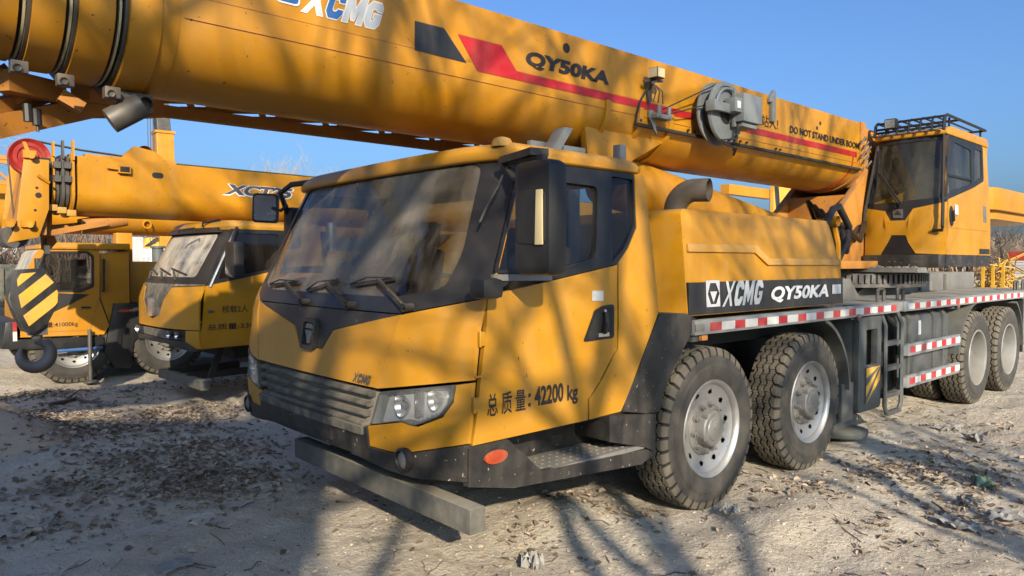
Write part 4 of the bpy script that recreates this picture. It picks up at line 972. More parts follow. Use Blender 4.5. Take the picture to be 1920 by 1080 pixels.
    tube(bm, [c_ + Vector((-.05, -.06, -.27)), c_ + Vector((.2, -.03, -.28)), (c_.x + .42, YN - .03, c_.z - .3), (c_.x + .44, YN - .012, 2.80)], .01, 5); add('cable', bm, 'dark_under')
    # peg plate standing on the top edge
    p = at(1447, 205, 'y', YN - .02); bm = B(); prism(bm, [(-.02, -.12), (.045, -.12), (.045, .17), (.02, .19), (-.06, .1), (-.06, .06), (-.02, .07)], lambda a, b, d: p + Vector((a, d, b)), -.02, .02); add('peg_plate', bm, 'winch_grey', bevel=.004)
    # support brackets under the boom where the cylinder joins
    vx = at(1258, 372, 'y', 3.85).x
    for y_ in (3.72, 4.42):
        bm = B(); prism(bm, [(4.05, 2.72), (5.05, 2.72), (4.62, 2.52), (4.50, 2.32), (4.28, 2.30), (4.08, 2.52)], lambda a, b, d: Vector((a, d, b)), y_, y_ + .06)
        add('cylinder_bracket', bm, 'orange_boom', bevel=.006)
    bm = B()
    for x_ in (4.2, 4.6, 5.0): loft_x(bm, boom_section(.468, 2.93, 2.90, .355), x_, x_ + .05, YC)
    add('collar', bm, 'orange_boom', bevel=.005)
    # end band at the pivot
    bm = B(); loft_x(bm, boom_section(.46, 2.92, 2.90, .345), xend - .20, xend - .185, YC); add('collar', bm, 'red_paint')
    bm = B(); loft_x(bm, boom_section(.465, 3.345, 2.90, .35), xend - .02, xend + .12, YC); add('collar', bm, 'jib_paint')
    bm = B(); prism(bm, [(xend + .1, 3.33), (xend + .1, 2.6), (10.6, 2.55), (10.9, 3.0), (10.5, 3.3)], XZ, 3.72, 4.48); add('boom_foot', bm, 'jib_paint', bevel=.02)
    bm = B()
    for k in range(6):
        p = at(1614 + (k % 3) * 5, 270 + 9 * k, 'y', 3.6); q = p + Vector((.12, .0, .06)); tube(bm, [p, (p + q) / 2 + Vector((0, -.03, .05)), q], .012, 5)
    add('hose', bm, 'black_trim')
    # boom rest on the chassis behind the cab
    p = at(1052, 262, 'y', 3.75); bm = B(); box(bm, (3.75, 3.60, 1.3), (3.87, 3.74, 2.5)); box(bm, (3.75, 4.5, 1.3), (3.87, 4.64, 2.5)); box(bm, (3.72, 3.6, 2.42), (3.9, 4.64, 2.52))
    obj('boom_rest', bm, 'winch_grey', root, 30, bevel=.008)
    bm = B(); a_ = at(1050, 285, 'y', 3.15); prism(bm, [(a_.x - .10, 2.37), (a_.x - .03, 2.37), (a_.x + .09, 2.53), (a_.x + .02, 2.53)], XZ, 3.12, 3.22); obj('roof_bracket', bm, 'winch_grey', root, 30, bevel=.006); bm = B(); box(bm, (3.5, 2.92, 2.30), (3.56, 2.98, 2.43)); obj('roof_bracket', bm, 'winch_grey', root, 30, bevel=.006); bm = B(); box(bm, (3.1, 3.3, 2.40), (3.6, 3.34, 2.46)); obj('roof_bracket', bm, 'winch_grey', root, 30, bevel=.006)
    # stowed lattice jib on the far side, below the belly
    bm = B(); J = lambda px, py, y: at(px, py, 'y', y)
    yj = 4.85
    def line(p0, p1, y0=yj, y1=yj, r=.035): a_ = J(*p0, y0); b_ = J(*p1, y1); bar(bm, a_, b_, r); return a_, b_
    a_ = J(285, 206, yj); b_ = J(905, 284, yj)
    zj = (a_.z + b_.z) / 2; zu = zj + .5; xa_, xb_ = a_.x - .2, b_.x + 1.4
    bar(bm, (xa_, yj, a_.z), (xb_, yj, b_.z), .034); bar(bm, (xa_, yj + .12, zu), (xb_, yj + .12, zu), .04)
    n = 9; L = xb_ - xa_
    for i in range(n):
        x0 = xa_ + L * i / n; xm = x0 + L / n * .42; x1 = x0 + L / n
        bar(bm, (x0 + .06, yj, zj), (xm, yj + .12, zu), .016); bar(bm, (x1 - .02, yj, zj), (xm + .1, yj + .12, zu), .016)
        bar(bm, (xm - .3, yj + .02, zj + .02), (xm + .35, yj + .02, zj + .10), .018)
    jib = add('lattice_jib', bm, 'jib_paint', 30)
    bm = B()
    line((290, 200), (185, 197), yj, 4.6, .07); line((195, 196), (-20, 240), 4.6, 4.3, .055); line((100, 172), (-20, 206), 4.6, 4.3, .04); line((150, 170), (260, 200), 4.4, yj, .05); line((45, 190), (-10, 130), 4.4, 4.4, .045); line((0, 150), (110, 175), 4.2, 4.4, .05); line((112, 178), (155, 203), 4.2, 4.2, .03)
    add('jib_foot', bm, 'jib_paint', 30)
    bm = B(); p = J(68, 205, 4.2); tube(bm, [p, p + Vector((0, 0, -.02))], .01, 6); tube(bm, [p, J(70, 235, 4.2)], .022, 10); tube(bm, [J(70, 235, 4.2), J(71, 247, 4.2)], .007, 6); tube(bm, [J(51, 195, 4.2), J(53, 228, 4.2)], .02, 8); add('limit_weight', bm, 'black_trim', 30)
    return boom

# ------------------------------------------------------------------ crane operator's cab of the nearest crane
def operator_cab(root):
    x0 = 8.90; yn = 2.80; yf = 3.68; yc = (yn + yf) / 2; hw = (yf - yn) / 2
    def lean(z): return x0 + max(0, (z - 2.12)) * .20 + (.02 if z < 2.12 else 0)
    def vm(z): return hw - max(0, z - 2.2) * .07
    def F(a, z, d=0): v = a * vm(z); return Vector((lean(z) + .05 * abs(a) ** 3 + d, yc + v, z))
    def S(x, z, d=0): return Vector((x, yc - (vm(z) - d), z))
    def S2(x, z, d=0): return Vector((x, yc + (vm(z) - d), z))
    def f(px, py):
        x = x0
        for _ in range(15): p = at(px, py, 'x', x); x = lean(p.z)
        return (max(-1, min(1, (p.y - yc) / vm(p.z))), p.z)
    def sd(px, py):
        y = yn
        for _ in range(8): p = at(px, py, 'y', y); y = yc - vm(p.z)
        return (max(p.x, lean(p.z) + .05), p.z)
    zb, zt = 1.79, 3.17; xr = at(1858, 400, 'y', yn).x
    zl_, zr_ = f(1618, 391)[1], f(1764, 378)[1]
    lowf = [(-1, zb + .0), (1, zb - .0), (1, zl_), f(1659, 396), f(1669, 414), f(1697, 413), f(1712, 391), (-1, zr_)]
    lowf = [(-1, zb), f(1716, 475), f(1703, 455), f(1698, 441), f(1671, 441), f(1664, 455), f(1650, 478), (1, zb)] + lowf[2:]
    bm = B(); patch(bm, lowf, F, 0, .02, .15)
    cab = obj('operator_cab', bm, 'orange_paint', root, 30)
    def add(n, bm, m, sm=30, **k): return obj(n, bm, m, cab, sm, **k)
    hole = rnd([f(1765, 375), f(1632, 387), f(1643, 262), f(1765, 240)], .05); hole = rnd([(-.88, zr_ + .05), (.86, zl_ + .045), (.84, 3.10), (-.86, 3.10)], .07)
    bm = B(); patch(bm, [(-1, zr_), f(1712, 391), f(1697, 413), f(1669, 414), f(1659, 396), (1, zl_), (1, zt), (-1, zt)], F, .003, .03, .15, [hole]); add('windshield_frame', bm, 'black_trim')
    bm = B(); patch(bm, hole, F, .012, .016, .3); add('windshield', bm, 'cabin_glass')
    bm = B(); patch(bm, [f(1714, 476), f(1702, 456), f(1697, 442), f(1672, 442), f(1665, 456), f(1651, 479)], F, .006, .03, .3); add('foot_window', bm, 'black_trim')
    bm = B(); patch(bm, rnd([f(1675, 409), f(1693, 409), f(1693, 392), f(1674, 393)], .005), F, -.012, 0, .3); patch(bm, [f(1677, 403), f(1684, 394), f(1691, 403)], F, -.016, -.01, .3, mi=1); add('badge', bm, ['steel_dark', 'black_trim'])
    wf = [sd(1770, 375), sd(1825, 352), sd(1844, 340), sd(1842, 275), sd(1828, 268), sd(1779, 252)]
    wf[0] = (lean(2.2) + .05, wf[0][1]); wf[-1] = (lean(wf[-1][1]) + .05, wf[-1][1])
    A_ = rnd([sd(1776, 363), sd(1821, 345), sd(1820, 282), sd(1789, 266), sd(1779, 320)], .03); B_ = rnd([sd(1827, 343), sd(1840, 332), sd(1840, 284), sd(1827, 279)], .02)
    side = [(lean(zb) + .05, zb), (xr, zb), (xr, zt), (lean(zt) + .05, zt)]
    for fn in (S, S2):
        bm = B(); patch(bm, side, fn, 0, .02, .3, [rnd(wf, .04)]); add('side_panel', bm, 'orange_paint')
        bm = B(); patch(bm, rnd(wf, .04), fn, -.003, .03, .4, [A_, B_]); add('window_frame', bm, 'black_trim')
        bm = B(); patch(bm, A_, fn, .008, .012, .5); patch(bm, B_, fn, .008, .012, .5)
        p_, q_ = sd(1777, 330), sd(1822, 318)
        add('side_window', bm, 'cabin_glass')
        bm = B(); bar(bm, fn(*sd(1777, 328), 0), fn(*sd(1822, 338), 0), .012); add('window_bar', bm, 'black_trim')
        bm = B(); patch(bm, [(lean(2.0) + .3, zb + .30), (xr - .1, zb + .30), (xr - .1, zb + .31), (lean(2.0) + .06, zb + .31)], fn, -.004, 0, 1); patch(bm, [(lean(2.0) + .055, zb), (lean(2.0) + .067, zb), (lean(2.0) + .067, 2.2), (lean(2.0) + .055, 2.2)], fn, -.003, .0, 1); add('door_seam', bm, 'jib_paint', 0)
    bm = B(); box(bm, (x0 + .08, yc - hw, zb - .14), (xr + .01, yc + hw, zb)); prism(bm, [(x0 - .0, yc + hw), (x0, yc - hw + .05), (x0 + .1, yc - hw), (x0 + .1, yc + hw)], lambda a, b, d: Vector((a, b, d)), zb - .14, zb); add('base_skirt', bm, 'black_dusty', bevel=.008)
    bm = B(); box(bm, (x0 - .25, yc - hw + .18, zb - .20), (x0 + .08, yc + hw, zb - .145))
    for i in range(14): lathe(bm, [(0, .03), (.012, .02), (.012, 0)], (x0 - .2 + .06 * (i % 2), yc - hw + .22 + i * .045, zb - .145), 'z', 8)
    add('foot_step', bm, 'deck_grey')
    bm = B(); box(bm, (xr - .02, yc - vm(3) + .0, zb), (xr, yc + vm(3), zt)); box(bm, (x0 + .1, yc - hw + .03, zb), (xr - .02, yc + hw - .03, zb + .03)); add('rear_wall', bm, 'orange_paint')
    bm = B(); prism(bm, rnd([(lean(zt) - .03, zt - .02), (lean(zt) - .03, zt + .03), (lean(zt) + .1, zt + .08), (xr - .05, zt + .08), (xr + .03, zt + .02), (xr + .03, zt - .02)], .03), XZ, yc - vm(zt) - .02, yc + vm(zt) + .02); add('roof', bm, 'orange_paint', 40, bevel=.02)
    bm = B(); cbox(bm, (9.7, yc, 2.15), (.5, .5, .15)); cbox(bm, (9.98, yc, 2.5), (.14, .48, .7)); cbox(bm, (10.0, yc, 2.95), (.1, .28, .2)); add('seat', bm, 'seat_cloth', bevel=.03)
    bm = B(); cbox(bm, (9.15, yc, 2.05), (.2, .6, .5)); cbox(bm, (9.5, yc - .33, 2.2), (.5, .12, .3)); cbox(bm, (9.5, yc + .33, 2.2), (.5, .12, .3)); add('console', bm, 'cabin_trim', bevel=.02)
    # wipers, grab rods, lamp, guard rack
    def off(px, py, d=-.05): return F(*f(px, py), d)
    bm = B(); bar(bm, off(1688, 385), off(1648, 325), .010); bar(bm, off(1694, 384), off(1652, 326), .008); tube(bm, [off(1651, 281), off(1648, 325), off(1645, 364)], .010, 5); lathe(bm, [(-.02, .03), (.04, .03)], off(1686, 386), 'x', 10); add('wiper', bm, 'black_trim')
    bm = B(); tube(bm, [F(-.92, zt + .12, -.02), F(-.96, 3.05, -.06), F(-.97, 2.3, -.08), F(-.965, 2.10, -.08), F(-.95, 2.06, -.06), F(-.72, 2.06, -.02)], .018, 8); add('grab_rail', bm, 'black_trim')
    bm = B(); tube(bm, [F(.97, 3.1, -.03), F(.99, 2.3, -.06), F(1.0, 2.06, -.06), F(.97, 2.03, -.02)], .018, 8); add('grab_rail', bm, 'black_trim')
    zr = zt + .2; xa = lean(zt) - .08; ya, yb = yc - vm(zt) - .0, yc + vm(zt) + .0
    bm = B()
    for i in range(7): y_ = ya + (yb - ya) * i / 6; tube(bm, [(xa, y_, zt + .02), (xa + .03, y_, zr - .04), (xa + .1, y_, zr)] + [(xr - .05, y_, zr - .015)], .012 if 0 < i < 6 else .018, 6)
    for x_, z_ in ((xa + .02, zt + .07), (xa + .025, zt + .11), (xa + .04, zr - .02), (xa + .5, zr - .01), (xr - .05, zr - .015)): tube(bm, [(x_, ya, z_), (x_, yb, z_)], .014, 6)
    for x_ in (xa + .3, xr - .1):
        for y_ in (ya + .04, yb - .04): tube(bm, [(x_, y_, zt + .06), (x_, y_, zr)], .012, 6)
    add('roof_guard', bm, 'black_trim', 50)
    p = at(1671, 233, 'x', xa - .02); bm = B(); cbox(bm, p, (.09, .13, .12)); lm = add('work_lamp', bm, 'black_trim', bevel=.015); bm = B(); cbox(bm, p + Vector((-.047, 0, 0)), (.006, .105, .095)); add('work_lamp_lens', bm, 'lamp_glass', 0); bm = B(); cbox(bm, p + Vector((-.042, 0, 0)), (.006, .09, .08)); add('reflector', bm, 'chrome_dusty', 0)
    q = sd(1784, 405); bm = B(); prism(bm, [(q[0] + .065 * math.cos(t / 10 * math.pi), q[1] + .115 * math.sin(t / 10 * math.pi)) for t in range(20)], lambda a, b, d: S(a, b, d), -.006, .004); bar(bm, S(q[0] + .01, q[1] + .06, -.02), S(q[0] + .01, q[1] - .06, -.02), .012); add('door_handle', bm, 'black_trim')
    q = sd(1792, 394); bm = B(); patch(bm, [(q[0] - .05, q[1] - .05), (q[0] + .06, q[1] - .05), (q[0] + .06, q[1] + .06), (q[0] - .05, q[1] + .06)], S, -.009, -.007, 1); add('blank_plate', bm, 'white_letter', 0); bm = B(); q = sd(1846, 402); patch(bm, [(q[0] - .06, q[1] - .1), (q[0] + .06, q[1] - .1), (q[0] + .06, q[1] + .1), (q[0] - .06, q[1] + .1)], S, -.004, 0, 1); add('blank_plate', bm, 'hub_grey', 0)
    q = sd(1843, 470); bm = B(); patch(bm, [(q[0] - .14, zb + .015), (xr - .03, zb + .015), (xr - .03, zb + .08), (q[0] - .14, zb + .08)], S, -.003, 0, 1); add('side_slot', bm, 'dark_under', 0)
    return cab
# =================================================================== THE CRANE BEHIND THE NEAREST CAB
def second_crane():
    o = _F * 8.2 - _R * 3.558
    set_frame(Matrix.Translation((o.x, o.y, 0)) @ Matrix.Rotation(R(3), 4, 'Z'))
    root = empty('truck_crane', (4.5, 1.2, 0), 'orange truck crane half hidden behind the nearest cab, slanted dark lettering on its boom', 'truck crane', CR_GROUP)
    C = Cab(1.0, 1.0, [(.5, -.13), (.85, -.17), (1.25, -.17), (1.4, -.12), (2.12, .30), (2.4, .42)], [(0, .02), (1.4, 0), (1.6, .03), (2.2, .12)], .5, .15, 1.3)
    def P(L): return C.sp(L)
    zt = P([(372, 537)])[0][1]; zbd = P([(375, 655)])[0][1]; zc = C.f(310, 612)[1]
    # front
    V = C.fp([(291, 590), (318, 552)]); zv = C.f(355, 530)[1]
    N = [(0, V[0][1] - .05), (-.22, V[0][1]), (-.45, zv - .06), (-1, zt), (-1, zc - .02), (0, zc - .04)]
    bm = B(); patch(bm, N[:-1] + [(1, zc - .02), (1, zt), (.45, zv - .06), (.22, V[0][1])], C.F, 0, .02, .1)
    cab = obj('driver_cab', bm, 'orange_paint', root, 30)
    def add(n, bm, m, sm=30, **k): return obj(n, bm, m, cab, sm, **k)
    bm = B(); patch(bm, [(-.2, V[0][1] - .03), (-.43, zv - .05), (-1, zt + .01), (-1, zt + .1), (1, zt + .1), (1, zt + .01), (.43, zv - .05), (.2, V[0][1] - .03)], C.F, .004, .03, .1); add('hood_insert', bm, 'grille_dusty')
    zg0, zg1 = zt + .07, 2.04
    hole = rnd([(-.80, zg0 + .03), (.80, zg0 + .03), (.84, zg1), (-.84, zg1)], .05)
    bm = B(); patch(bm, [(-1, zt + .02), (1, zt + .02), (1, 2.12), (-1, 2.12)], C.F, .001, .03, .1, [hole]); add('windshield_frame', bm, 'black_trim')
    bm = B(); patch(bm, hole, C.F, .005, .01, .12); add('windshield', bm, 'windshield_pale')
    for s0 in (-.5, -.1, .35):
        bm = B(); a_ = C.F(s0, zg0 - .01, -.03); b_ = C.F(s0 + .18, zg0 + .1, -.03); bar(bm, a_, b_, .009); bar(bm, C.F(s0 - .15, zg0 + .06, -.02), C.F(s0 + .3, zg0 + .13, -.02), .008); add('wiper', bm, 'black_dusty')
    bm = B(); patch(bm, rnd([(-.075, V[0][1] - .02), (.075, V[0][1] - .02), (.075, V[0][1] + .2), (-.075, V[0][1] + .2)], .02), C.F, -.03, 0, .3); add('badge', bm, 'chrome_dusty')
    # lower front: lamps, orange corner, dark bumper
    for m in (1, -1):
        bm = B(); Q = [(-.45 * m, zc - .05), (-.80 * m, zc - .03), (-.78 * m, zc - .14), (-.45 * m, zc - .14)]; patch(bm, Q, C.F, .0, .05, .1); add('headlight', bm, 'black_trim')
        for k in range(2): bm = B(); lathe(bm, [(-.03, .045), (.0, .03), (.005, 0)], C.F(-(.54 + .15 * k) * m, zc - .088, -.005), 'x', 16); add('reflector', bm, 'chrome_dusty')
        bm = B(); patch(bm, [(-.80 * m, zc - .03), (-1 * m, zc - .03), (-1 * m, zbd), (-.78 * m, zbd)], C.F, 0, .03, .1); add('corner_panel', bm, 'orange_paint')
    bm = B(); patch(bm, [(-.44, zc - .14), (-.44, zc - .05), (.44, zc - .05), (.44, zc - .14)], C.F, .02, .05, .2); add('grille', bm, 'grille_dusty')
    bm = B(); patch(bm, [(-.77, zc - .15), (-.97, zbd - .01), (-.9, zbd - .04), (-.5, zc - .20), (.5, zc - .20), (.9, zbd - .04), (.97, zbd - .01), (.77, zc - .15)], C.F, -.02, .05, .1); add('bumper', bm, 'black_dusty')
    # side
    zw0 = P([(388, 528)])[0][1]; win = [(C.xc(1.5) + .12, zw0 + .02), (1.02, zw0 + .16), (1.02, 2.05), (C.xc(2.05) + .1, 2.05)]
    for fn in (C.S, C.S2):
        bm = B(); patch(bm, [(C.xc(.8) + .012, zbd), (1.62, zbd + .02), (1.62, 2.1), (1.12, 2.1), (1.06, zw0 + .17), (.55, zw0 + .05), (C.xc(zt) + .012, zt)], fn, -.006, .02, .15); add('door', bm, 'orange_paint')
        bm = B(); patch(bm, [(C.xc(zt) + .01, zt + .005), (.5, zw0 + .03), (1.08, zw0 + .15), (1.12, 2.1), (C.xc(2.1), 2.1)], fn, -.01, .02, .12, [rnd(win, .05)]); add('window_frame', bm, 'black_trim')
        bm = B(); patch(bm, rnd(win, .05), fn, .005, .01, .3); add('side_window', bm, 'side_glass')
        z_ = P([(375, 605)])[0][1]; bm = B(); patch(bm, [(C.xc(1) + .02, z_), (1.55, z_ + .05), (1.55, z_ + .062), (C.xc(1) + .02, z_ + .012)], fn, -.008, 0, 1); add('door_crease', bm, 'orange_clean')
    bm = B(); tube(bm, [C.S(C.xc(z_) + .06, z_, -.02) for z_ in (1.42, 1.65, 1.9, 2.08)], .016, 6); add('grab_rail', bm, 'chrome_dusty')
    def txt(s, p0, p1, h, b=.01):
        a_, c_ = C.sd(*p0), C.sd(*p1); bm = B(); put_letters(bm, s, lambda u, v: C.S(a_[0] + u * (c_[0] - a_[0]), a_[1] + v * h, -.0085), b); add('lettering', bm, 'ink', 0, fix=False)
    txt('核载2人', (416, 587), (465, 583), .085); txt('总质量:33000kg', (388, 622), (510, 614), .085)
    bm = B(); cbox(bm, C.S(*C.sd(394, 583), -.012), (.07, .02, .025)); add('door_handle', bm, 'chrome_dusty')
    bm = B(); patch(bm, [(C.xc(.75) + .02, zbd + .02), (1.6, zbd + .06), (1.6, zbd + .10), (C.xc(.75) + .02, zbd + .07)], C.S, -.009, 0, .5); add('sill_strip', bm, 'orange_clean')
    bm = B(); rings = []
    for ins, z in ((0, 2.09), (-.01, 2.13), (.03, 2.18), (.12, 2.21), (.5, 2.225)):
        hv = C.vm(2.15) + .01; k = 12; ring = [(C.fx(abs(-hv + 2 * hv * i / k), 2.1) - .02 + ins * .8, (-hv + 2 * hv * i / k) * (1 - ins)) for i in range(k + 1)] + [(1.63 - ins * .4, hv * (1 - ins)), (1.63 - ins * .4, -hv * (1 - ins))]
        rings.append([bm.verts.new((x_, 1.0 + y_, z)) for x_, y_ in ring])
    for a_, b_ in zip(rings, rings[1:]):
        for j in range(len(a_)): bm.faces.new((a_[j], a_[(j + 1) % len(a_)], b_[(j + 1) % len(a_)], b_[j]))
    bm.faces.new(rings[-1]); add('roof', bm, 'orange_paint', 50)
    bm = B(); patch(bm, [(-.9, 2.06), (.9, 2.06), (.85, 2.12), (-.85, 2.12)], C.F, -.06, .0, .2)
    for q0, q1 in (((335, 432), (365, 428)), ((380, 418), (412, 412))): a_, b_ = at(*q0, 'y', .5), at(*q1, 'y', .35); tube(bm, [a_ + Vector((0, 0, -.05)), a_, b_, b_ + Vector((0, 0, -.05))], .015, 6)
    add('sun_visor', bm, 'black_trim')
    bm = B(); box(bm, (.5, .3, zbd - .08), (1.7, 1.8, zbd)); box(bm, (1.6, .02, zbd), (1.63, 1.98, 2.1)); add('rear_wall', bm, 'dark_under')
    bm = B(); cbox(bm, (.35, 1.0, 1.15), (.5, 1.5, .4)); cbox(bm, (1.0, .6, 1.25), (.5, .5, .2)); cbox(bm, (1.25, .6, 1.6), (.14, .46, .6)); cbox(bm, (1.0, 1.45, 1.25), (.5, .5, .2)); cbox(bm, (1.25, 1.45, 1.6), (.14, .46, .6)); add('seat', bm, 'seat_cloth', bevel=.03)
    a_ = at(418, 455, 'y', -.25); b_ = at(455, 522, 'y', -.25)
    bm = B(); prism(bm, rnd([(-.42, b_.z), (-.17, b_.z + .04), (-.17, a_.z + .02), (-.42, a_.z)], .05), lambda a, b, d: Vector((d, a, b)), a_.x + .05, a_.x + .17); bar(bm, (a_.x + .1, -.2, a_.z - .05), (.5, .1, 2.12), .02); add('side_mirror', bm, 'black_trim', bevel=.02)
    # front beam, chassis, wheels
    p = at(394, 731, 'y', .05); bm = B(); zq = at(394, 718, 'y', .05)
    box(bm, (p.x - .10, .05, p.z), (p.x, at(312, 700, 'x', p.x).y, p.z + .11)); obj('front_beam', bm, 'beam_grey', root, bevel=.01)
    bm = B(); 
    for y_ in (.6, 1.2): bm = B(); cbox(bm, (p.x + .4, y_, p.z + .10), (.9, .08, .08)); obj('beam_bracket', bm, 'dark_under', root)
    bm = B(); bar(bm, (p.x + .1, .3, p.z + .10), (.4, .3, .75), .03); obj('beam_bracket', bm, 'dark_under', root)
    bm = B(); box(bm, (.62, .5, .5), (10.5, 1.6, 1.0)); box(bm, (1.7, .1, .55), (2.2, 2.3, 1.15)); box(bm, (1.9, .15, 1.05), (10.8, 2.25, 1.15)); obj('chassis_frame', bm, 'dark_under', root)
    w = make_wheel(root, (2.9, .17, .52), True, .53)
    for x_ in (5.9, 7.2): dup(w, XF.to_3x3() @ Vector((x_ - 2.9, 0, 0)), root)
    for x_ in (2.9, 5.9, 7.2): dup(w, XF.to_3x3() @ Vector((x_ - 2.9, 2.06, 0)), root, math.pi)
    bm = B(); cbox(bm, (.95, -.0, .5), (.18, .06, .1)); obj('marker_lamp', bm, 'red_lens', root)
    # body behind the cab, blue lettering seen through the nearest cab
    bm = B(); box(bm, (1.85, .12, 1.16), (4.4, 2.0, 1.86)); hood = obj('engine_hood', bm, 'orange_paint', root, bevel=.03)
    bm = B(); maker_letters(bm, lambda u, v: Vector((1.98 + u * 1.0,   .112, 1.55 + v * .24))); obj('lettering', bm, 'blue_letter', hood, 0, fix=False)
    bm = B(); tube(bm, [(2.0, .5, 1.7), (2.0, .5, 2.25)], .07, 14); obj('exhaust_pipe', bm, 'rim_alloy', root, 40)
    bm = B(); box(bm, (4.8, .3, 1.16), (9.8, 2.1, 2.2)); box(bm, (9.2, .2, 1.7), (10.8, 2.2, 2.6)); obj('turntable', bm, 'orange_paint', root, bevel=.03)
    # boom
    yc, hw = 1.2, .33; yn = yc - hw
    z1 = at(300, 306, 'y', yn).z; z0 = at(300, 411, 'y', yn + .18).z; zc_ = z0 + .26
    xk = at(146, 350, 'y', yn).x
    bm = B(); loft_x(bm, boom_section(hw, z1, zc_, zc_ - z0), xk, 9.8, yc); boom = obj('boom', bm, 'orange_boom', root, 30)
    def ab(n, bm, m, sm=30, **k): return obj(n, bm, m, boom, sm, **k)
    xh = at(92, 380, 'y', yn - .06).x
    bm = B(); loft_x(bm, boom_section(hw - .07, z1 - .05, zc_, zc_ - z0 - .05), xh - .05, xk + .01, yc); ab('boom_section', bm, 'black_trim')
    for px, up in ((140, .11), (122, .10), (105, .08)):
        x_ = at(px, 350, 'y', yn).x; k = (140 - px) / 35 * .05
        bm = B(); loft_x(bm, boom_section(hw + .02 - k, z1 + .02 - k, zc_, zc_ - z0 + .02 - k), x_ - .03, x_, yc); cbox(bm, (x_ - .015, yn - .02 + k, z1 + .05), (.02, .06, up * 2)); ab('collar', bm, 'orange_boom' if px != 122 else 'steel_dark')
        bm = B(); loft_x(bm, boom_section(hw - .025 - k, z1 - .02 - k, zc_, zc_ - z0 - .02 - k), x_ - .085, x_ - .045, yc); 
        for z_ in (z1 - .12, z1 - .27): cbox(bm, (x_ - .07, yn - .01 + k, z_), (.07, .05, .07))
        ab('wear_ring', bm, 'steel_dark')
        bm = B(); cbox(bm, (x_ - .03, yn + .06, z0 + .02 + k), (.09, .1, .07)); ab('pin_block', bm, 'orange_dusty', bevel=.008)
    # head with its sheave
    Hd = lambda L: [(at(x, y, 'y', yn - .06).x, at(x, y, 'y', yn - .06).z) for x, y in L]
    plate = Hd([(45, 296), (92, 300), (92, 392), (73, 445), (14, 455), (30, 425)])
    for y_ in (yn - .06, yc + hw + .03):
        bm = B(); prism(bm, plate, XZ, y_, y_ + .03); ab('head_plate', bm, 'orange_boom', bevel=.004)
    bm = B(); prism(bm, Hd([(60, 310), (90, 310), (90, 440), (30, 445)]), XZ, yn, yc + hw); ab('head_core', bm, 'jib_paint')
    c_ = at(55, 295, 'y', yc - .1); 
    bm = B(); lathe(bm, [(-.03, .06), (-.03, .085), (-.012, .09), (-.012, .115), (-.028, .12), (-.028, .155), (-.018, .16), (-.045, .20), (-.02, .205), (0, .175), (.02, .205), (.045, .2), (.03, .15), (.03, .06)], c_, 'y', 40); lathe(bm, [(-.07, .07), (-.07, 0)], c_, 'y', 20); ab('sheave', bm, 'red_pulley', 40)
    bm = B(); c2 = at(22, 445, 'y', yc); lathe(bm, [(-.2, .05), (-.2, .12), (.2, .12), (.2, .05)], c2, 'y', 32); ab('sheave', bm, 'steel_dark', 40)
    bm = B(); q = at(50, 291, 'y', yn - .08); prism(bm, Hd([(41, 266), (47, 266), (58, 290), (50, 293)]), XZ, yn - .09, yn - .06); ab('head_bracket', bm, 'orange_boom')
    for px, py in ((59, 291), (56, 421), (20, 420)): bm = B(); tube(bm, [at(px, py, 'y', yn - .15), at(px, py, 'y', yn + .05)], .035, 10); cbox(bm, at(px - 4, py - 2, 'y', yn - .08), (.12, .03, .08)); ab('head_bracket', bm, 'orange_boom')
    bm = B(); tube(bm, [at(70, 328, 'y', yn - .1), at(93, 343, 'y', yn - .08)], .016, 6); ab('head_bracket', bm, 'orange_boom')
    bm = B()
    for px, py in ((72, 366), (69, 352), (66, 394)): lathe(bm, [(.005, .03 if px == 72 else .014), (-.002, .03 if px == 72 else .014), (-.002, 0)], at(px, py, 'y', yn - .062), 'y', 14)
    ab('bolt_hole', bm, 'dark_under', 0)
    bm = B()
    for dy in (0, .05): tube(bm, [c_ + Vector((-.02, dy, .2)), (xk + .1, yc - .1 + dy, z1 + .1), (xk + 1.2, yc - .1 + dy, z1 + .04), (8.5, yc - .1 + dy, z1 + .03)], .009, 5)
    tube(bm, [c_ + Vector((-.2, 0, 0)), at(28, 428, 'y', yc)], .009, 5); ab('hoist_rope', bm, 'steel_dark')
    bm = B(); a_ = at(160, 288, 'y', yn + .1); box(bm, (a_.x, yn + .1, z1), (a_.x + 1.0, yn + .2, a_.z)); c3 = at(262, 292, 'y', yc); prism(bm, [(c3.x - .3, z1), (c3.x - .1, z1 + .2), (c3.x + .12, z1 + .16), (c3.x + .35, z1)], XZ, yc - .15, yc - .05); lathe(bm, [(-.02, .1), (.06, .1), (.06, 0)], (c3.x + .02, yc - .12, z1 + .12), 'y', 20); ab('top_bracket', bm, 'orange_boom')
    bm = B(); q = at(233, 318, 'y', yn - .03); cbox(bm, q, (.13, .05, .09)); bar(bm, q + Vector((-.18, 0, .01)), q, .012); ab('latch_box', bm, 'orange_boom'); bm = B(); cbox(bm, q + Vector((0, -.027, 0)), (.10, .004, .06)); ab('latch_slot', bm, 'dark_under', 0)
    bm = B(); q = at(296, 329, 'y', yn - .004); prism(bm, [(q.x + .065 * (1 if math.cos(t / 10 * math.pi) > 0 else -1) * abs(math.cos(t / 10 * math.pi)) ** .5, q.z + .035 * math.sin(t / 10 * math.pi)) for t in range(20)], XZ, yn - .003, yn + .003); ab('slot_hole', bm, 'dark_under', 0)
    def bt(s, p0, p1, h, bold, mt, e): a_, b_ = at(*p0, 'y', yn), at(*p1, 'y', yn); bm = B(); put_letters(bm, s, lambda u, v: Vector((a_.x + u * (b_.x - a_.x), yn - e, a_.z + v * h)), bold, .25); ab('lettering', bm, mt, 0, fix=False)
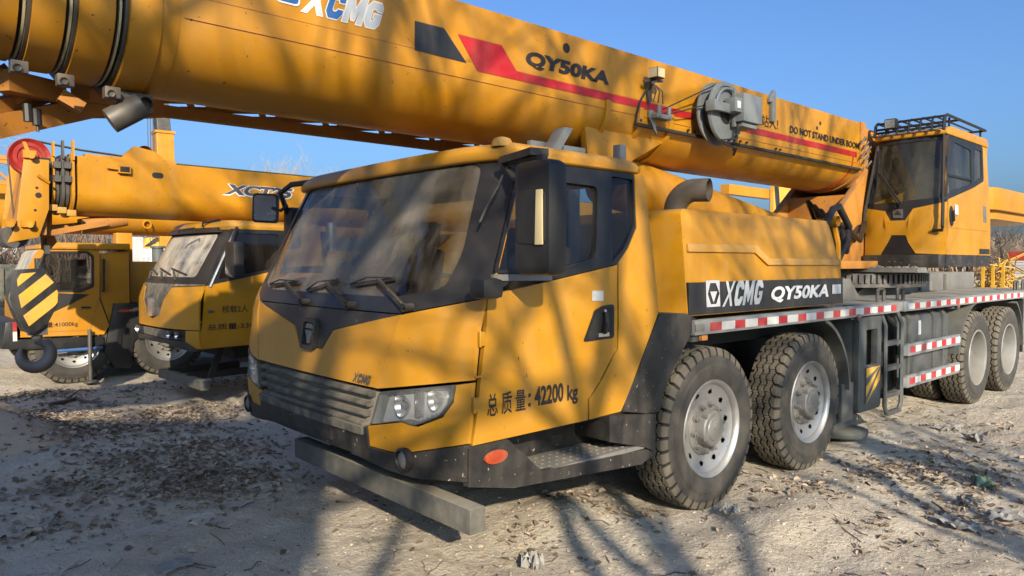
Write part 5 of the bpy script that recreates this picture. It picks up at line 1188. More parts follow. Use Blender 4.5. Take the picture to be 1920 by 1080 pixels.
    bt('XCT25', (416, 366), (552, 373), .155, .085, 'white_letter', .003); bt('XCT25', (420, 364), (549, 371), .135, .05, 'grey_letter', .005)
    bm = B(); a_, b_ = at(150, 425, 'y', yc), at(235, 410, 'y', yc); tube(bm, [a_, b_], .09, 20); tube(bm, [at(95, 430, 'y', yc), a_], .05, 12); bar(bm, at(92, 437, 'y', yc - .2), at(200, 418, 'y', yc - .2), .03); ab('stowed_jib', bm, 'jib_paint')
    bm = B(); q0 = at(86, 400, 'y', yc); prism(bm, [(-.06, .25), (.06, .25), (.05, -.1), (.1, -.22), (0, -.35), (-.05, -.3)], lambda a, b, d: q0 + Vector((a, d, b - .1)), -.04, .04); ab('rope_socket', bm, 'jib_paint', bevel=.01)
    # ---- hook block hanging from the head
    hc = at(60, 565, 'y', yc - .25); s_ = 90 / 1355 * (hc - XF.inverted() @ EYE).length * .98
    Hk = lambda L, dx=0: [(at(x, y, 'y', hc.y).x, at(x, y, 'y', hc.y).z) for x, y in L]
    hb = empty('hook_block', (hc.x, hc.y, 0.5), 'large black and yellow striped hook block hanging in front of the far left cab', 'hook block')
    outl = Hk([(16, 525), (28, 506), (76, 503), (100, 528), (103, 570), (85, 605), (58, 625), (43, 622), (28, 595), (14, 560)])
    for y_ in (-.13, .10):
        bm = B(); prism(bm, outl, XZ, hc.y + y_, hc.y + y_ + .03); obj('cheek_plate', bm, 'black_decal', hb, 30, bevel=.004)
    bm = B()
    def clip(poly, a, b, c):
        out = []
        for i in range(len(poly)):
            p, q = poly[i], poly[(i + 1) % len(poly)]; fp_, fq_ = a * p[0] + b * p[1] + c, a * q[0] + b * q[1] + c
            if fp_ >= 0: out.append(p)
            if fp_ * fq_ < 0: t = fp_ / (fp_ - fq_); out.append((p[0] + (q[0] - p[0]) * t, p[1] + (q[1] - p[1]) * t))
        return out
    inner = Hk([(27, 524), (34, 513), (76, 509), (96, 530), (103, 548), (102, 566), (70, 610), (50, 612), (38, 590), (30, 555)])
    for (ya, yb_) in ((499, 527), (544, 572), (589, 617), (633, 660)):
        # bands rise to the right at about 40 degrees in the photograph
        p0, p1 = Hk([(27, ya + 11), (99, ya - 45)]); q0_, q1_ = Hk([(27, yb_ + 11), (99, yb_ - 45)])
        nx, nz = -(p1[1] - p0[1]), p1[0] - p0[0]
        pl = clip(inner, -nx, -nz, nx * p0[0] + nz * p0[1]); pl = clip(pl, nx, nz, -(nx * q0_[0] + nz * q0_[1])) if len(pl) > 2 else []
        if len(pl) > 2: prism(bm, pl, XZ, hc.y - .134, hc.y - .128)
    obj('hazard_stripe', bm, 'yellow_hazard', hb, 0)
    bm = B(); cz = Hk([(60, 560)])[0]
    for dy in (-.06, 0, .06): lathe(bm, [(dy - .022, .06), (dy - .022, .2), (dy - .005, .17), (dy + .005, .17), (dy + .022, .2), (dy + .022, .06)], (cz[0], hc.y, cz[1]), 'y', 28)
    obj('sheave', bm, 'steel_dark', hb, 40)
    kc = Hk([(66, 664)])[0]; kr = .145
    bm = B(); pts = [Vector((kc[0] + .03, hc.y, kc[1] + .34)), Vector((kc[0] + .02, hc.y, kc[1] + .2))] + [Vector((kc[0] + kr * math.cos(R(t)), hc.y, kc[1] + kr * math.sin(R(t)))) for t in range(78, -215, -18)]
    n = len(pts); tube(bm, pts, [.05, .055] + [.046 + .026 * math.sin(math.pi * min(1, i / (n - 5))) for i in range(n - 4)] + [.03, .012], 12); cbox(bm, (kc[0] + .025, hc.y, kc[1] + .27), (.17, .14, .12)); obj('hook', bm, 'hook_steel', hb, 50)
    bm = B()
    for dx, dy in ((-.02, -.1), (.03, .05), (.05, -.02)): tube(bm, [Vector((hc.x + dx, hc.y + dy, hc.z + .2)), at(84, 470, 'y', yc - .1) + Vector((dx * .3, dy * .5, 0)), at(86, 440, 'y', yc)], .009, 5)
    obj('hoist_rope', bm, 'steel_dark', hb)
    bm = B(); cbox(bm, Vector(at(88, 468, 'y', hc.y)) , (.05, .05, .09)); obj('rope_clamp', bm, 'steel_dark', hb)
    set_frame(Matrix.Identity(4))

# =================================================================== THE LOW CRANE AT FAR LEFT
def third_crane():
    set_frame(Matrix.Translation((1.40, 11.75, 0)))
    root = empty('truck_crane', (5, 1.25, 0), 'far left orange truck crane with a low rounded cab and dark wheel housing', 'truck crane', CR_GROUP)
    C = Cab(.62, .62, [(.5, .0), (1.1, .0), (1.25, .03), (1.9, .42), (2.1, .5)], [(0, 0), (1.2, 0), (1.9, .05)], .35, .12, 1.4)
    P = C.sp
    q = lambda x, y: (at(x, y, 'y', 0).x, at(x, y, 'y', 0).z)
    S = lambda x, z, d: Vector((x, d, z))
    zb = q(60, 635)[1]; zr = q(150, 462)[1]; xr = q(244, 560)[0]; xd = q(186, 480)[0]
    win = rnd([q(72, 545), q(150, 545), q(172, 535), q(172, 482), q(163, 475), q(90, 475), q(76, 490)], .03)
    out = [q(33, 633), q(195, 627), q(205, 610), q(186, 560), q(186, 470), q(150, 459), q(82, 461), q(66, 475), q(40, 530), q(33, 560)]
    bm = B(); patch(bm, out, S, 0, .03, .25, [win]); cab = obj('driver_cab', bm, 'orange_clean', root, 30)
    def add(n, bm, m, sm=30, **k): return obj(n, bm, m, cab, sm, **k)
    bm = B(); patch(bm, win, S, .01, .015, .5); add('side_window', bm, 'dark_glass')
    bm = B(); w2 = rnd([q(70, 548), q(152, 548), q(176, 538), q(176, 480), q(165, 471), q(88, 471), q(72, 488)], .03); patch(bm, w2, S, -.008, .012, .5, [win]); add('window_seal', bm, 'black_trim')
    bm = B(); patch(bm, [q(68, 590), q(100, 585), q(128, 572), q(168, 552), q(100, 549), q(66, 552)], S, -.006, .0, .3); add('door_trim', bm, 'black_trim')
    bm = B(); patch(bm, [q(113, 487), q(141, 489), q(141, 540), q(113, 545)], S, .02, .025, .5); add('window_slider', bm, 'cabin_glass')
    bm = B(); box(bm, (q(152, 578)[0], -.02, q(152, 578)[1] - .0), (q(169, 577)[0], .0, q(152, 578)[1] + .022)); add('door_handle', bm, 'black_trim')
    bm = B(); a_, b_ = q(87, 616), q(146, 610); put_letters(bm, '量:41000kg', lambda u, v: S(a_[0] + u * (b_[0] - a_[0]), a_[1] + v * .085, -.004), .01); add('lettering', bm, 'ink', 0, fix=False)
    bm = B()
    for L in ([q(85, 622), q(168, 619)], [q(168, 619), q(186, 555)], [q(186, 555), q(186, 475)]): bar(bm, Vector((L[0][0], -.001, L[0][1])), Vector((L[1][0], -.001, L[1][1])), .005)
    add('door_seam', bm, 'jib_paint')
    # cab rear bay, roof, front shell
    bm = B(); patch(bm, [(xd + .01, zr - .1), (xr, zr - .05), (xr, .95), (q(206, 610)[0] + .02, zb + .1), (xd + .012, q(186, 560)[1])], S, .03, .06, .3); box(bm, (xr - .02, .06, .9), (xr, 1.25, zr - .04)); add('rear_side_panel', bm, 'orange_clean')
    bm = B(); bar(bm, S(*q(194, 487), -.03), S(*q(194, 545), -.03), .014); bar(bm, S(*q(194, 487), -.03), S(*q(194, 487), .03), .012); bar(bm, S(*q(194, 545), -.03), S(*q(194, 545), .03), .012); add('grab_rail', bm, 'black_trim')
    x1, x2 = q(80, 461)[0], q(243, 462)[0]
    bm = B(); prism(bm, rnd([(x1 - .05, zr - .04), (x1 - .02, zr + .02), (x1 + .15, zr + .05), (x2, zr + .05), (x2, zr - .04)], .02), XZ, -.03, 1.25); add('roof', bm, 'orange_clean', 40, bevel=.02)
    fr = [q(33, 633), q(33, 560), q(40, 530), q(66, 475), q(82, 461)]
    bm = B()
    for (xa, za), (xb_, zb_) in list(zip(fr, fr[1:]))[:1]: prism(bm, [(xa, za), (xb_, zb_), (xb_ + .03, zb_), (xa + .03, za)], XZ, .0, 1.24)
    add('front_panel', bm, 'orange_clean')
    bm = B()
    for (xa, za), (xb_, zb_) in list(zip(fr, fr[1:]))[1:]: prism(bm, [(xa + .01, za), (xb_ + .01, zb_), (xb_ + .03, zb_), (xa + .03, za)], XZ, .03, 1.22)
    add('windshield', bm, 'windshield_pale')
    bm = B(); cbox(bm, (q(120, 560)[0], .62, 1.15), (.8, 1.1, .5)); cbox(bm, (q(165, 520)[0], .6, 1.5), (.12, .5, .5)); add('seat', bm, 'seat_cloth', bevel=.02)
    bm = B(); c_ = at(74, 498, 'y', -.15); cbox(bm, c_, (.10, .14, .20)); bar(bm, c_, c_ + Vector((.1, .2, .2)), .012); add('side_mirror', bm, 'black_trim', bevel=.02)
    # bumper, wheel housing, step tube
    bm = B(); x0 = q(2, 600)[0]; prism(bm, [q(2, 655), q(10, 605), q(33, 600), q(33, 637), q(195, 630), q(195, 655)], XZ, -.01, 2.4); obj('bumper', bm, 'black_trim', root, 30, bevel=.02)
    bm = B(); box(bm, (q(23, 600)[0], -.015, q(23, 640)[1]), (q(31, 600)[0], -.011, q(23, 622)[1]), 0); box(bm, (q(23, 600)[0], -.015, q(23, 621)[1]), (q(31, 600)[0], -.011, q(23, 604)[1]), 1); obj('reflective_tape', bm, ['white_tape', 'red_tape'], root, 0)
    bm = B(); tube(bm, [at(100, 659, 'y', -.05), at(192, 652, 'y', -.05)], .022, 8); obj('step_tube', bm, 'blue_letter', root)
    bm = B(); prism(bm, [q(195, 660), q(213, 569), q(258, 568), q(300, 568), q(300, 600), q(250, 640), q(245, 690), q(215, 690)], XZ, -.04, .5); hs = obj('wheel_housing', bm, 'black_trim', root, 30, bevel=.01)
    bm = B(); c_ = q(232, 582); prism(bm, [(c_[0] + .09 * math.cos(t * math.pi / 10), c_[1] + .025 * math.sin(t * math.pi / 10)) for t in range(20)], XZ, -.052, -.038); obj('marker_lamp', bm, 'red_lens', root)
    bm = B(); p = at(170, 716, 'y', -.1); tube(bm, [(p.x, p.y, 0), (p.x, p.y, .75)], .028, 10); lathe(bm, [(0, .09), (.02, .09), (.03, .03)], (p.x, p.y, 0), 'z', 16); obj('support_leg', bm, 'steel_dark', root)
    wx = at(318, 660, 'y', -.02).x
    w = make_wheel(root, (wx, .14, .53), True, .55); dup(w, (-1.25, .05, 0), root); dup(w, (4.3, 0, 0), root); dup(w, (5.6, 0, 0), root)
    for x_ in (0, -1.25, 4.3, 5.6): dup(w, (x_, 2.2, 0), root, math.pi)
    bm = B(); box(bm, (.1, .5, .55), (11, 2.0, 1.0)); box(bm, (1.5, .05, .95), (11, 2.4, 1.08)); obj('chassis_frame', bm, 'dark_under', root)
    a_ = q(247, 440)[0]; bm = B(); box(bm, (xr + .05, .2, 1.09), (7, 2.3, 1.72)); obj('engine_hood', bm, 'orange_paint', root, bevel=.03)
    bm = B(); c_ = at(234, 470, 'y', .2); box(bm, (c_.x - .1, .25, 1.0), (c_.x + .12, .45, 2.15)); obj('boom_rest', bm, 'orange_clean', root, bevel=.01)
    # boom and head over the cab
    yc = 1.3; yn = yc - .36; zt = at(120, 345, 'y', yn).z; z0 = at(250, 441, 'y', yn + .2).z
    bm = B(); loft_x(bm, boom_section(.36, zt, z0 + .3, .3), -4.5, 9, yc); boom = obj('boom', bm, 'orange_boom', root)
    bm = B(); y_ = yc - .7; zA = at(15, 343, 'y', y_).z; zB = at(15, 296, 'y', y_).z
    bar(bm, (-5, y_, zA), (2.0, y_, zA), .03); bar(bm, (-5, y_, zB), (.15, y_, zB), .03); bar(bm, (-5, y_ + .5, zA), (2.0, y_ + .5, zA), .03); bar(bm, (-5, y_ + .5, zB), (.15, y_ + .5, zB), .03)
    for i in range(8): x_ = -4.9 + i * .72; bar(bm, (x_, y_, zA), (x_ + .36, y_, zB), .018); bar(bm, (x_ + .36, y_, zB), (x_ + .72, y_, zA), .018); bar(bm, (x_ + .36, y_, zB), (x_ + .36, y_ + .5, zB), .016)
    bar(bm, (.15, y_, zB), (.9, y_, zA), .025); obj('lattice_jib', bm, 'jib_paint', boom)
    bm = B(); c_ = at(276, 421, 'y', yn - .03); tube(bm, arc(c_, (1, 0, 0), (0, 0, 1), .06, 0, 360, 16), .015, 6, caps=False); obj('lifting_eye', bm, 'orange_clean', boom)
    set_frame(Matrix.Identity(4))
# =================================================================== GROUND, LITTER, BACKGROUND
def gpt(px, py): return at(px, py, 'z', 0)
MOUND = [(1.05, 7.6, .95, .10), (.2, 8.6, .8, .22), (3.45, 3.35, .30, .12), (5.0, 3.7, .35, .10), (8.2, 3.6, .5, .06), (7.6, 1.6, .7, .05), (4.6, 2.2, .35, .04), (2.2, 7.0, .6, .06)]
WHEELS = [(4.33, 2.92), (5.77, 2.92), (10.02, 2.9), (11.32, 2.9)]
def gz(x, y):
    p = Vector((x, y, 0))
    z = .045 * noise.fractal(p * .55, 1, 2, 4) + .032 * noise.noise(p * 2.1 + Vector((7, 3, 0))) + .018 * noise.noise(p * 6.3) + .007 * noise.noise(p * 14.0)
    w = noise.noise(Vector((x * 1.1 + y * .25, y * 4.5 - x * .6, 2)))           # wheel ruts
    z += .014 * w * (1 if x > 2 else .5)
    for a, b, r, h in MOUND: z += h * math.exp(-((x - a) ** 2 + (y - b) ** 2) / (r * r))
    for a, b in WHEELS:
        d = math.hypot((x - a) * .9, (y - b) * 1.2); k = max(0, 1 - d / .8); z = z * (1 - k) + k * -.015
        z += .035 * math.exp(-((d - .75) / .3) ** 2) 
    far = max(0, math.hypot(x - 4, y - 5) - 14) / 10
    return z / (1 + far)
def ground():
    bm = B()
    def axis(a, b, st): n = int(round((b - a) / st)); return [a + (b - a) * i / n for i in range(n + 1)]
    xs = [-400, -120, -40, -15] + axis(-5, -.1, .35) + axis(0, 9, .045) + axis(9.1, 16, .11) + [18, 22, 30, 45, 70, 120, 400]
    ys = [-400, -120, -40, -15] + axis(-6, -.2, .5) + axis(0, 8, .05) + axis(8.1, 15, .1) + [16, 18, 22, 30, 45, 70, 120, 400]
    G = [[bm.verts.new((x, y, gz(x, y))) for y in ys] for x in xs]
    for i in range(len(xs) - 1):
        for j in range(len(ys) - 1): bm.faces.new((G[i][j], G[i + 1][j], G[i + 1][j + 1], G[i][j + 1]))
    obj('ground', bm, 'dry_dirt', None, 180, kind='structure', fix=False)
HEAP = gpt(-45, 850)
def heap(x, y):
    dx, dy = x - HEAP.x, (y - HEAP.y) / 1.15; r_ = math.hypot(dx, dy); t = math.atan2(dy, dx)
    k = r_ / (.95 * (.9 + .2 * noise.noise(Vector((math.cos(t) * 1.5, math.sin(t) * 1.5, 4)))))
    return gz(x, y) - .03 + .40 * (1 - min(1, k)) ** 1.35 * 1.1 + .05 * noise.noise(Vector((x * 4, y * 4, 1))) * (1 - min(1, k)) + .02 * noise.noise(Vector((x * 11, y * 11, 1)))
def top(x, y): return max(gz(x, y), heap(x, y)) if math.hypot(x - HEAP.x, y - HEAP.y) < 1.2 else gz(x, y)
def leaf(bm, p, s, rng):
    a = rng.uniform(0, 6.283); t = rng.uniform(-.6, .6); c = math.cos(a); d = math.sin(a); w = s * rng.uniform(.45, .8); k = s * rng.uniform(.1, .5)
    M = Matrix.Translation(p) @ Matrix.Rotation(a, 4, 'Z') @ Matrix.Rotation(t, 4, 'X') @ Matrix.Rotation(rng.uniform(-.5, .5), 4, 'Y')
    P = [(-s, 0, 0), (-s * .3, -w, k), (s * .5, -w * .8, k * .8), (s, 0, k * .2), (s * .5, w * .8, k), (-s * .3, w, k * .8), (0, 0, 0)]
    v = [bm.verts.new(M @ Vector(q)) for q in P]
    bm.faces.new((v[0], v[1], v[2], v[6])); bm.faces.new((v[6], v[2], v[3])); bm.faces.new((v[0], v[6], v[4], v[5])); bm.faces.new((v[6], v[3], v[4]))
PEB = [(.7, 0, -.6), (-.35, .6, -.6), (-.35, -.6, -.6), (.5, .85, .1), (-1, 0, .1), (.5, -.85, .1), (.35, .55, .7), (-.65, 0, .75), (.35, -.55, .7)]
PEBF = [(0, 3, 6), (0, 6, 8), (0, 8, 5), (1, 4, 7), (1, 7, 6), (1, 6, 3), (2, 5, 8), (2, 8, 7), (2, 7, 4), (6, 7, 8), (0, 1, 3), (1, 2, 4), (2, 0, 5), (0, 2, 1)]
def litter():
    rng = random.Random(3)
    bm = B()
    piles = [((90, 790), .75, 900), ((30, 745), .5, 420), ((170, 830), .55, 700), ((255, 880), .5, 620), ((330, 800), .7, 700), ((400, 850), .5, 650), ((440, 900), .4, 520), ((360, 900), .45, 420), ((300, 780), .6, 350), ((390, 770), .4, 260), ((120, 925), .35, 260), ((75, 1005), .3, 140), ((90, 740), .5, 300), ((240, 735), .7, 200), ((330, 940), .4, 200),
             ((1000, 1020), .2, 50), ((1700, 890), .4, 200), ((1780, 890), .5, 220), ((1850, 900), .6, 260), ((1660, 905), .3, 110), ((1520, 925), .22, 90), ((1150, 970), .25, 70), ((1090, 950), .25, 40), ((1650, 1010), .25, 60), ((1820, 970), .3, 140), ((1780, 800), .8, 160), ((1420, 925), .3, 50), ((420, 720), .6, 200)]
    for (px, py), r, n in piles:
        c = gpt(px, py)
        for _ in range(int(n * .75)):
            x, y = c.x + rng.gauss(0, r * .62), c.y + rng.gauss(0, r * .62); d = math.hypot(x - c.x, y - c.y) / r
            leaf(bm, Vector((x, y, top(x, y) + .008 + rng.random() * (.05 if n > 250 else .015) * max(0, 1 - d))), rng.uniform(.012, .034), rng)
    for _ in range(2600):
        r_ = 1 / rng.uniform(1 / 15.0, 1 / 2.3); t = R(AZ) + rng.uniform(-.68, .68); x, y = math.cos(t) * r_, math.sin(t) * r_
        leaf(bm, Vector((x, y, top(x, y) + .006)), rng.choice((.006, .008, .010, .014, .02, .028)), rng)
    obj('fallen_leaves', bm, 'dry_leaf', None, 0, kind='stuff', label='dry brown leaves lying in drifts over the dirt', fix=False)
    bm = B()
    for _ in range(11000):
        r_ = 1 / rng.uniform(1 / 12.0, 1 / 2.3); t = R(AZ) + rng.uniform(-.68, .68); x, y = math.cos(t) * r_, math.sin(t) * r_
        s = rng.choice((.003, .004, .004, .005, .006, .007, .010)) * (1.5 if rng.random() < .06 else 1) * min(1.6, .6 + r_ * .12)
        M = Matrix.Translation((x, y, top(x, y) + s * .1)) @ Matrix.Rotation(rng.random() * 6, 4, 'Z') @ Matrix.Diagonal((1.3 * s, rng.uniform(.6, 1) * s, .65 * s, 1))
        vs = [bm.verts.new(M @ (Vector(q) * rng.uniform(.8, 1.15))) for q in PEB]
        for q in PEBF: bm.faces.new([vs[k] for k in q])
    obj('loose_stones', bm, 'pebble', None, 30, kind='stuff', label='small loose stones strewn over the dirt', fix=False)
    bm = B()
    for _ in range(420):
        x, y = rng.uniform(.3, 10), rng.uniform(.8, 10); a = rng.uniform(0, 6.28); L = rng.uniform(.04, .22); pts = []
        for i in range(4):
            q = (x + math.cos(a) * L * i / 3 + rng.gauss(0, .012), y + math.sin(a) * L * i / 3 + rng.gauss(0, .012)); pts.append(Vector((q[0], q[1], gz(*q) + .006)))
        tube(bm, pts, rng.uniform(.0015, .004), 4)
    obj('fallen_twigs', bm, 'bark_dark', None, 0, kind='stuff', label='thin dry twigs scattered over the dirt', fix=False)
    n = 28; bm = B(); rr = []; c = HEAP
    for i in range(n + 1):
        ring = []
        for j in range(40):
            t = 2 * math.pi * j / 40; r_ = .95 * i / n; x, y = c.x + r_ * math.cos(t), c.y + r_ * math.sin(t) * 1.15
            ring.append(bm.verts.new((x, y, heap(x, y))))
        rr.append(ring)
    for p_, q_ in zip(rr, rr[1:]):
        for j in range(40): bm.faces.new((p_[j], p_[(j + 1) % 40], q_[(j + 1) % 40], q_[j]))
    obj('sand_heap', bm, 'brown_sand', None, 60, label='low heap of brown sand at the left edge of the dirt', cat='sand heap')
    # single scraps
    def scrap(px, py, sx, sy, h, mt, label, name='plastic_scrap', cat='scrap', seed=1, rot=0, grp=None):
        r2 = random.Random(seed); c = gpt(px, py); bm = B(); n = 9
        G = [[None] * n for _ in range(n)]; ca, sa = math.cos(rot), math.sin(rot)
        for i in range(n):
            for j in range(n):
                u, v = i / (n - 1) - .5, j / (n - 1) - .5
                e = 1 + .35 * noise.noise(Vector((u * 3, v * 3, seed)))
                x, y = u * sx * e, v * sy * e; X_, Y_ = c.x + ca * x - sa * y, c.y + sa * x + ca * y
                G[i][j] = bm.verts.new((X_, Y_, gz(X_, Y_) + .012 + max(-.006, h * (.5 + noise.noise(Vector((u * 5, v * 5, seed * 3.1))) + .5 * noise.noise(Vector((u * 11, v * 11, seed)))))))
        for i in range(n - 1):
            for j in range(n - 1):
                if (i, j) in ((0, 0), (n - 2, n - 2)) or (seed % 2 and (i, j) == (0, n - 2)): continue
                bm.faces.new((G[i][j], G[i + 1][j], G[i + 1][j + 1], G[i][j + 1]))
        ex = bmesh.ops.solidify(bm, geom=bm.faces[:], thickness=.003)
        obj(name, bm, mt, None, 20, label=label, cat=cat, group=grp)
    scrap(330, 1066, .20, .13, .012, 'cloth_grey', 'flat pale plastic sheet lying on shaded dirt at the bottom edge', 'plastic_sheet', 'plastic sheet', 1, .3)
    scrap(1000, 1066, .10, .10, .07, 'cloth_white', 'crumpled white paper on sunlit dirt in front of the low beam', 'paper_scrap', 'paper', 2, .5)
    scrap(1895, 968, .34, .2, .03, 'cloth_grey', 'wide pale plastic sheet among leaves at the right edge', 'plastic_sheet', 'plastic sheet', 3, 0)
    scrap(1830, 822, .45, .16, .05, 'cloth_white', 'white torn plastic bag lying nearest the rear wheels', 'plastic_bag', 'plastic bag', 4, .2)
    scrap(1780, 806, .5, .14, .03, 'cloth_white', 'long white torn strip on dirt left of the plastic bag', 'plastic_scrap', 'scrap', 5, -.1)
    scrap(1845, 908, .24, .12, .04, 'cloth_green', 'green and clear crushed plastic wrapper among dry leaves', 'plastic_wrapper', 'wrapper', 6, .4)
    scrap(1812, 952, .12, .10, .06, 'cloth_white', 'small upright creased pale scrap left of the wide plastic sheet', 'paper_scrap', 'paper', 7, .9)
    scrap(1370, 970, .14, .09, .06, 'cloth_white', 'crumpled pale paper on dirt beside the front wheel', 'paper_scrap', 'paper', 8, .2)
    scrap(1800, 985, .26, .16, .04, 'cloth_grey', 'torn greyish foil lying below the creased pale scrap', 'foil_scrap', 'scrap', 9, 1.2)
    scrap(178, 797, .25, .09, .02, 'cloth_grey', 'pale strip half buried in the left leaf drift', 'plastic_scrap', 'scrap', 10, .2)
    scrap(195, 760, .2, .1, .03, 'cloth_grey', 'small grey sheet on dirt beneath the striped hook block', 'plastic_scrap', 'scrap', 11, 0)
    scrap(240, 735, .3, .13, .04, 'cloth_grey', 'low grey torn sacking near the thin support leg', 'sacking', 'sacking', 12, .6)
    bm = B(); pts = [gpt(*p) for p in ((112, 1080), (135, 1062), (150, 1053), (148, 1050))]; tube(bm, [Vector((p.x, p.y, gz(p.x, p.y) + .012)) for p in pts], .005, 6); obj('wire', bm, 'cloth_white', None, 40, label='bent white wire on the dirt, left of the flat pale sheet', cat='wire')
    bm = B(); pts = [gpt(*p) for p in ((205, 1078), (222, 1060), (228, 1053))]; tube(bm, [Vector((p.x, p.y, gz(p.x, p.y) + .012)) for p in pts], .005, 6); obj('wire', bm, 'cloth_white', None, 40, label='short straight white wire just left of the flat pale sheet', cat='wire')
    bm = B(); pts = [gpt(*p) for p in ((95, 765), (125, 756), (145, 752), (160, 758), (205, 757))]; tube(bm, [Vector((p.x, p.y, gz(p.x, p.y) + .03)) for p in pts], [.03, .028, .022, .018, .01], 7); tube(bm, [Vector((gpt(125, 756).x, gpt(125, 756).y, .05)), Vector((gpt(150, 745).x, gpt(150, 745).y, .10))], [.015, .006], 5); obj('branch', bm, 'bark_dark', None, 40, label='dark forked branch lying across the left leaf drift', cat='branch')

def grow(bm, base, height, rng, r0, spread=.55, lean=(0, 0), levels=4, first=.35, seg=6, split=3, twig=.35):
    """tapered trunk with limbs that fork again and again"""
    def limb(p, d, L, r, lev):
        n = 5 if lev == 0 else 4; pts = [p.copy()]; rs = [r]; dd = d.copy(); kids = []
        for i in range(n):
            dd = (dd + Vector((rng.gauss(0, .07 + .05 * lev), rng.gauss(0, .07 + .05 * lev), rng.gauss(0, .04) + .03 * lev))).normalized()
            pts.append(pts[-1] + dd * L / n); rs.append(r * (1 - (.5 if lev == 0 else .7) * (i + 1) / n))
            if lev < levels and (i + 1) / n > (first if lev == 0 else .2):
                for _ in range(split if lev < 2 else 2):
                    if rng.random() < .72: kids.append((pts[-1].copy(), dd.copy(), rs[-1]))
        tube(bm, pts, rs, seg if lev < 2 else (4 if lev == 2 else 3), caps=False)
        for q, e, rr in kids:
            s = e.orthogonal(); s.rotate(Matrix.Rotation(rng.uniform(0, 6.283), 3, e)); nd = (e * rng.uniform(.5, 1.0) + s * rng.uniform(spread * .7, spread * 1.5) + Vector((0, 0, .15))).normalized()
            limb(q, nd, L * rng.uniform(.38, .62), max(rr * rng.uniform(.45, .68), .004), lev + 1)
        if lev < levels: limb(pts[-1], dd, L * twig, rs[-1] * .9, lev + 1)
    limb(Vector(base), Vector((lean[0], lean[1], 1)).normalized(), height * .62, r0, 0)
def tree(name, x, y, h, r, seed, label, group, mt='bark_dark', spread=.6, levels=4, lean=(0, 0), first=.35, split=3):
    rng = random.Random(seed); bm = B(); grow(bm, (0, 0, -.1), h, rng, r, spread, lean, levels, first, 6, split)
    bm.transform(Matrix.Translation((x, y, 0)))
    return obj(name, bm, mt, None, 60, label=label, cat='tree', group=group, fix=False)
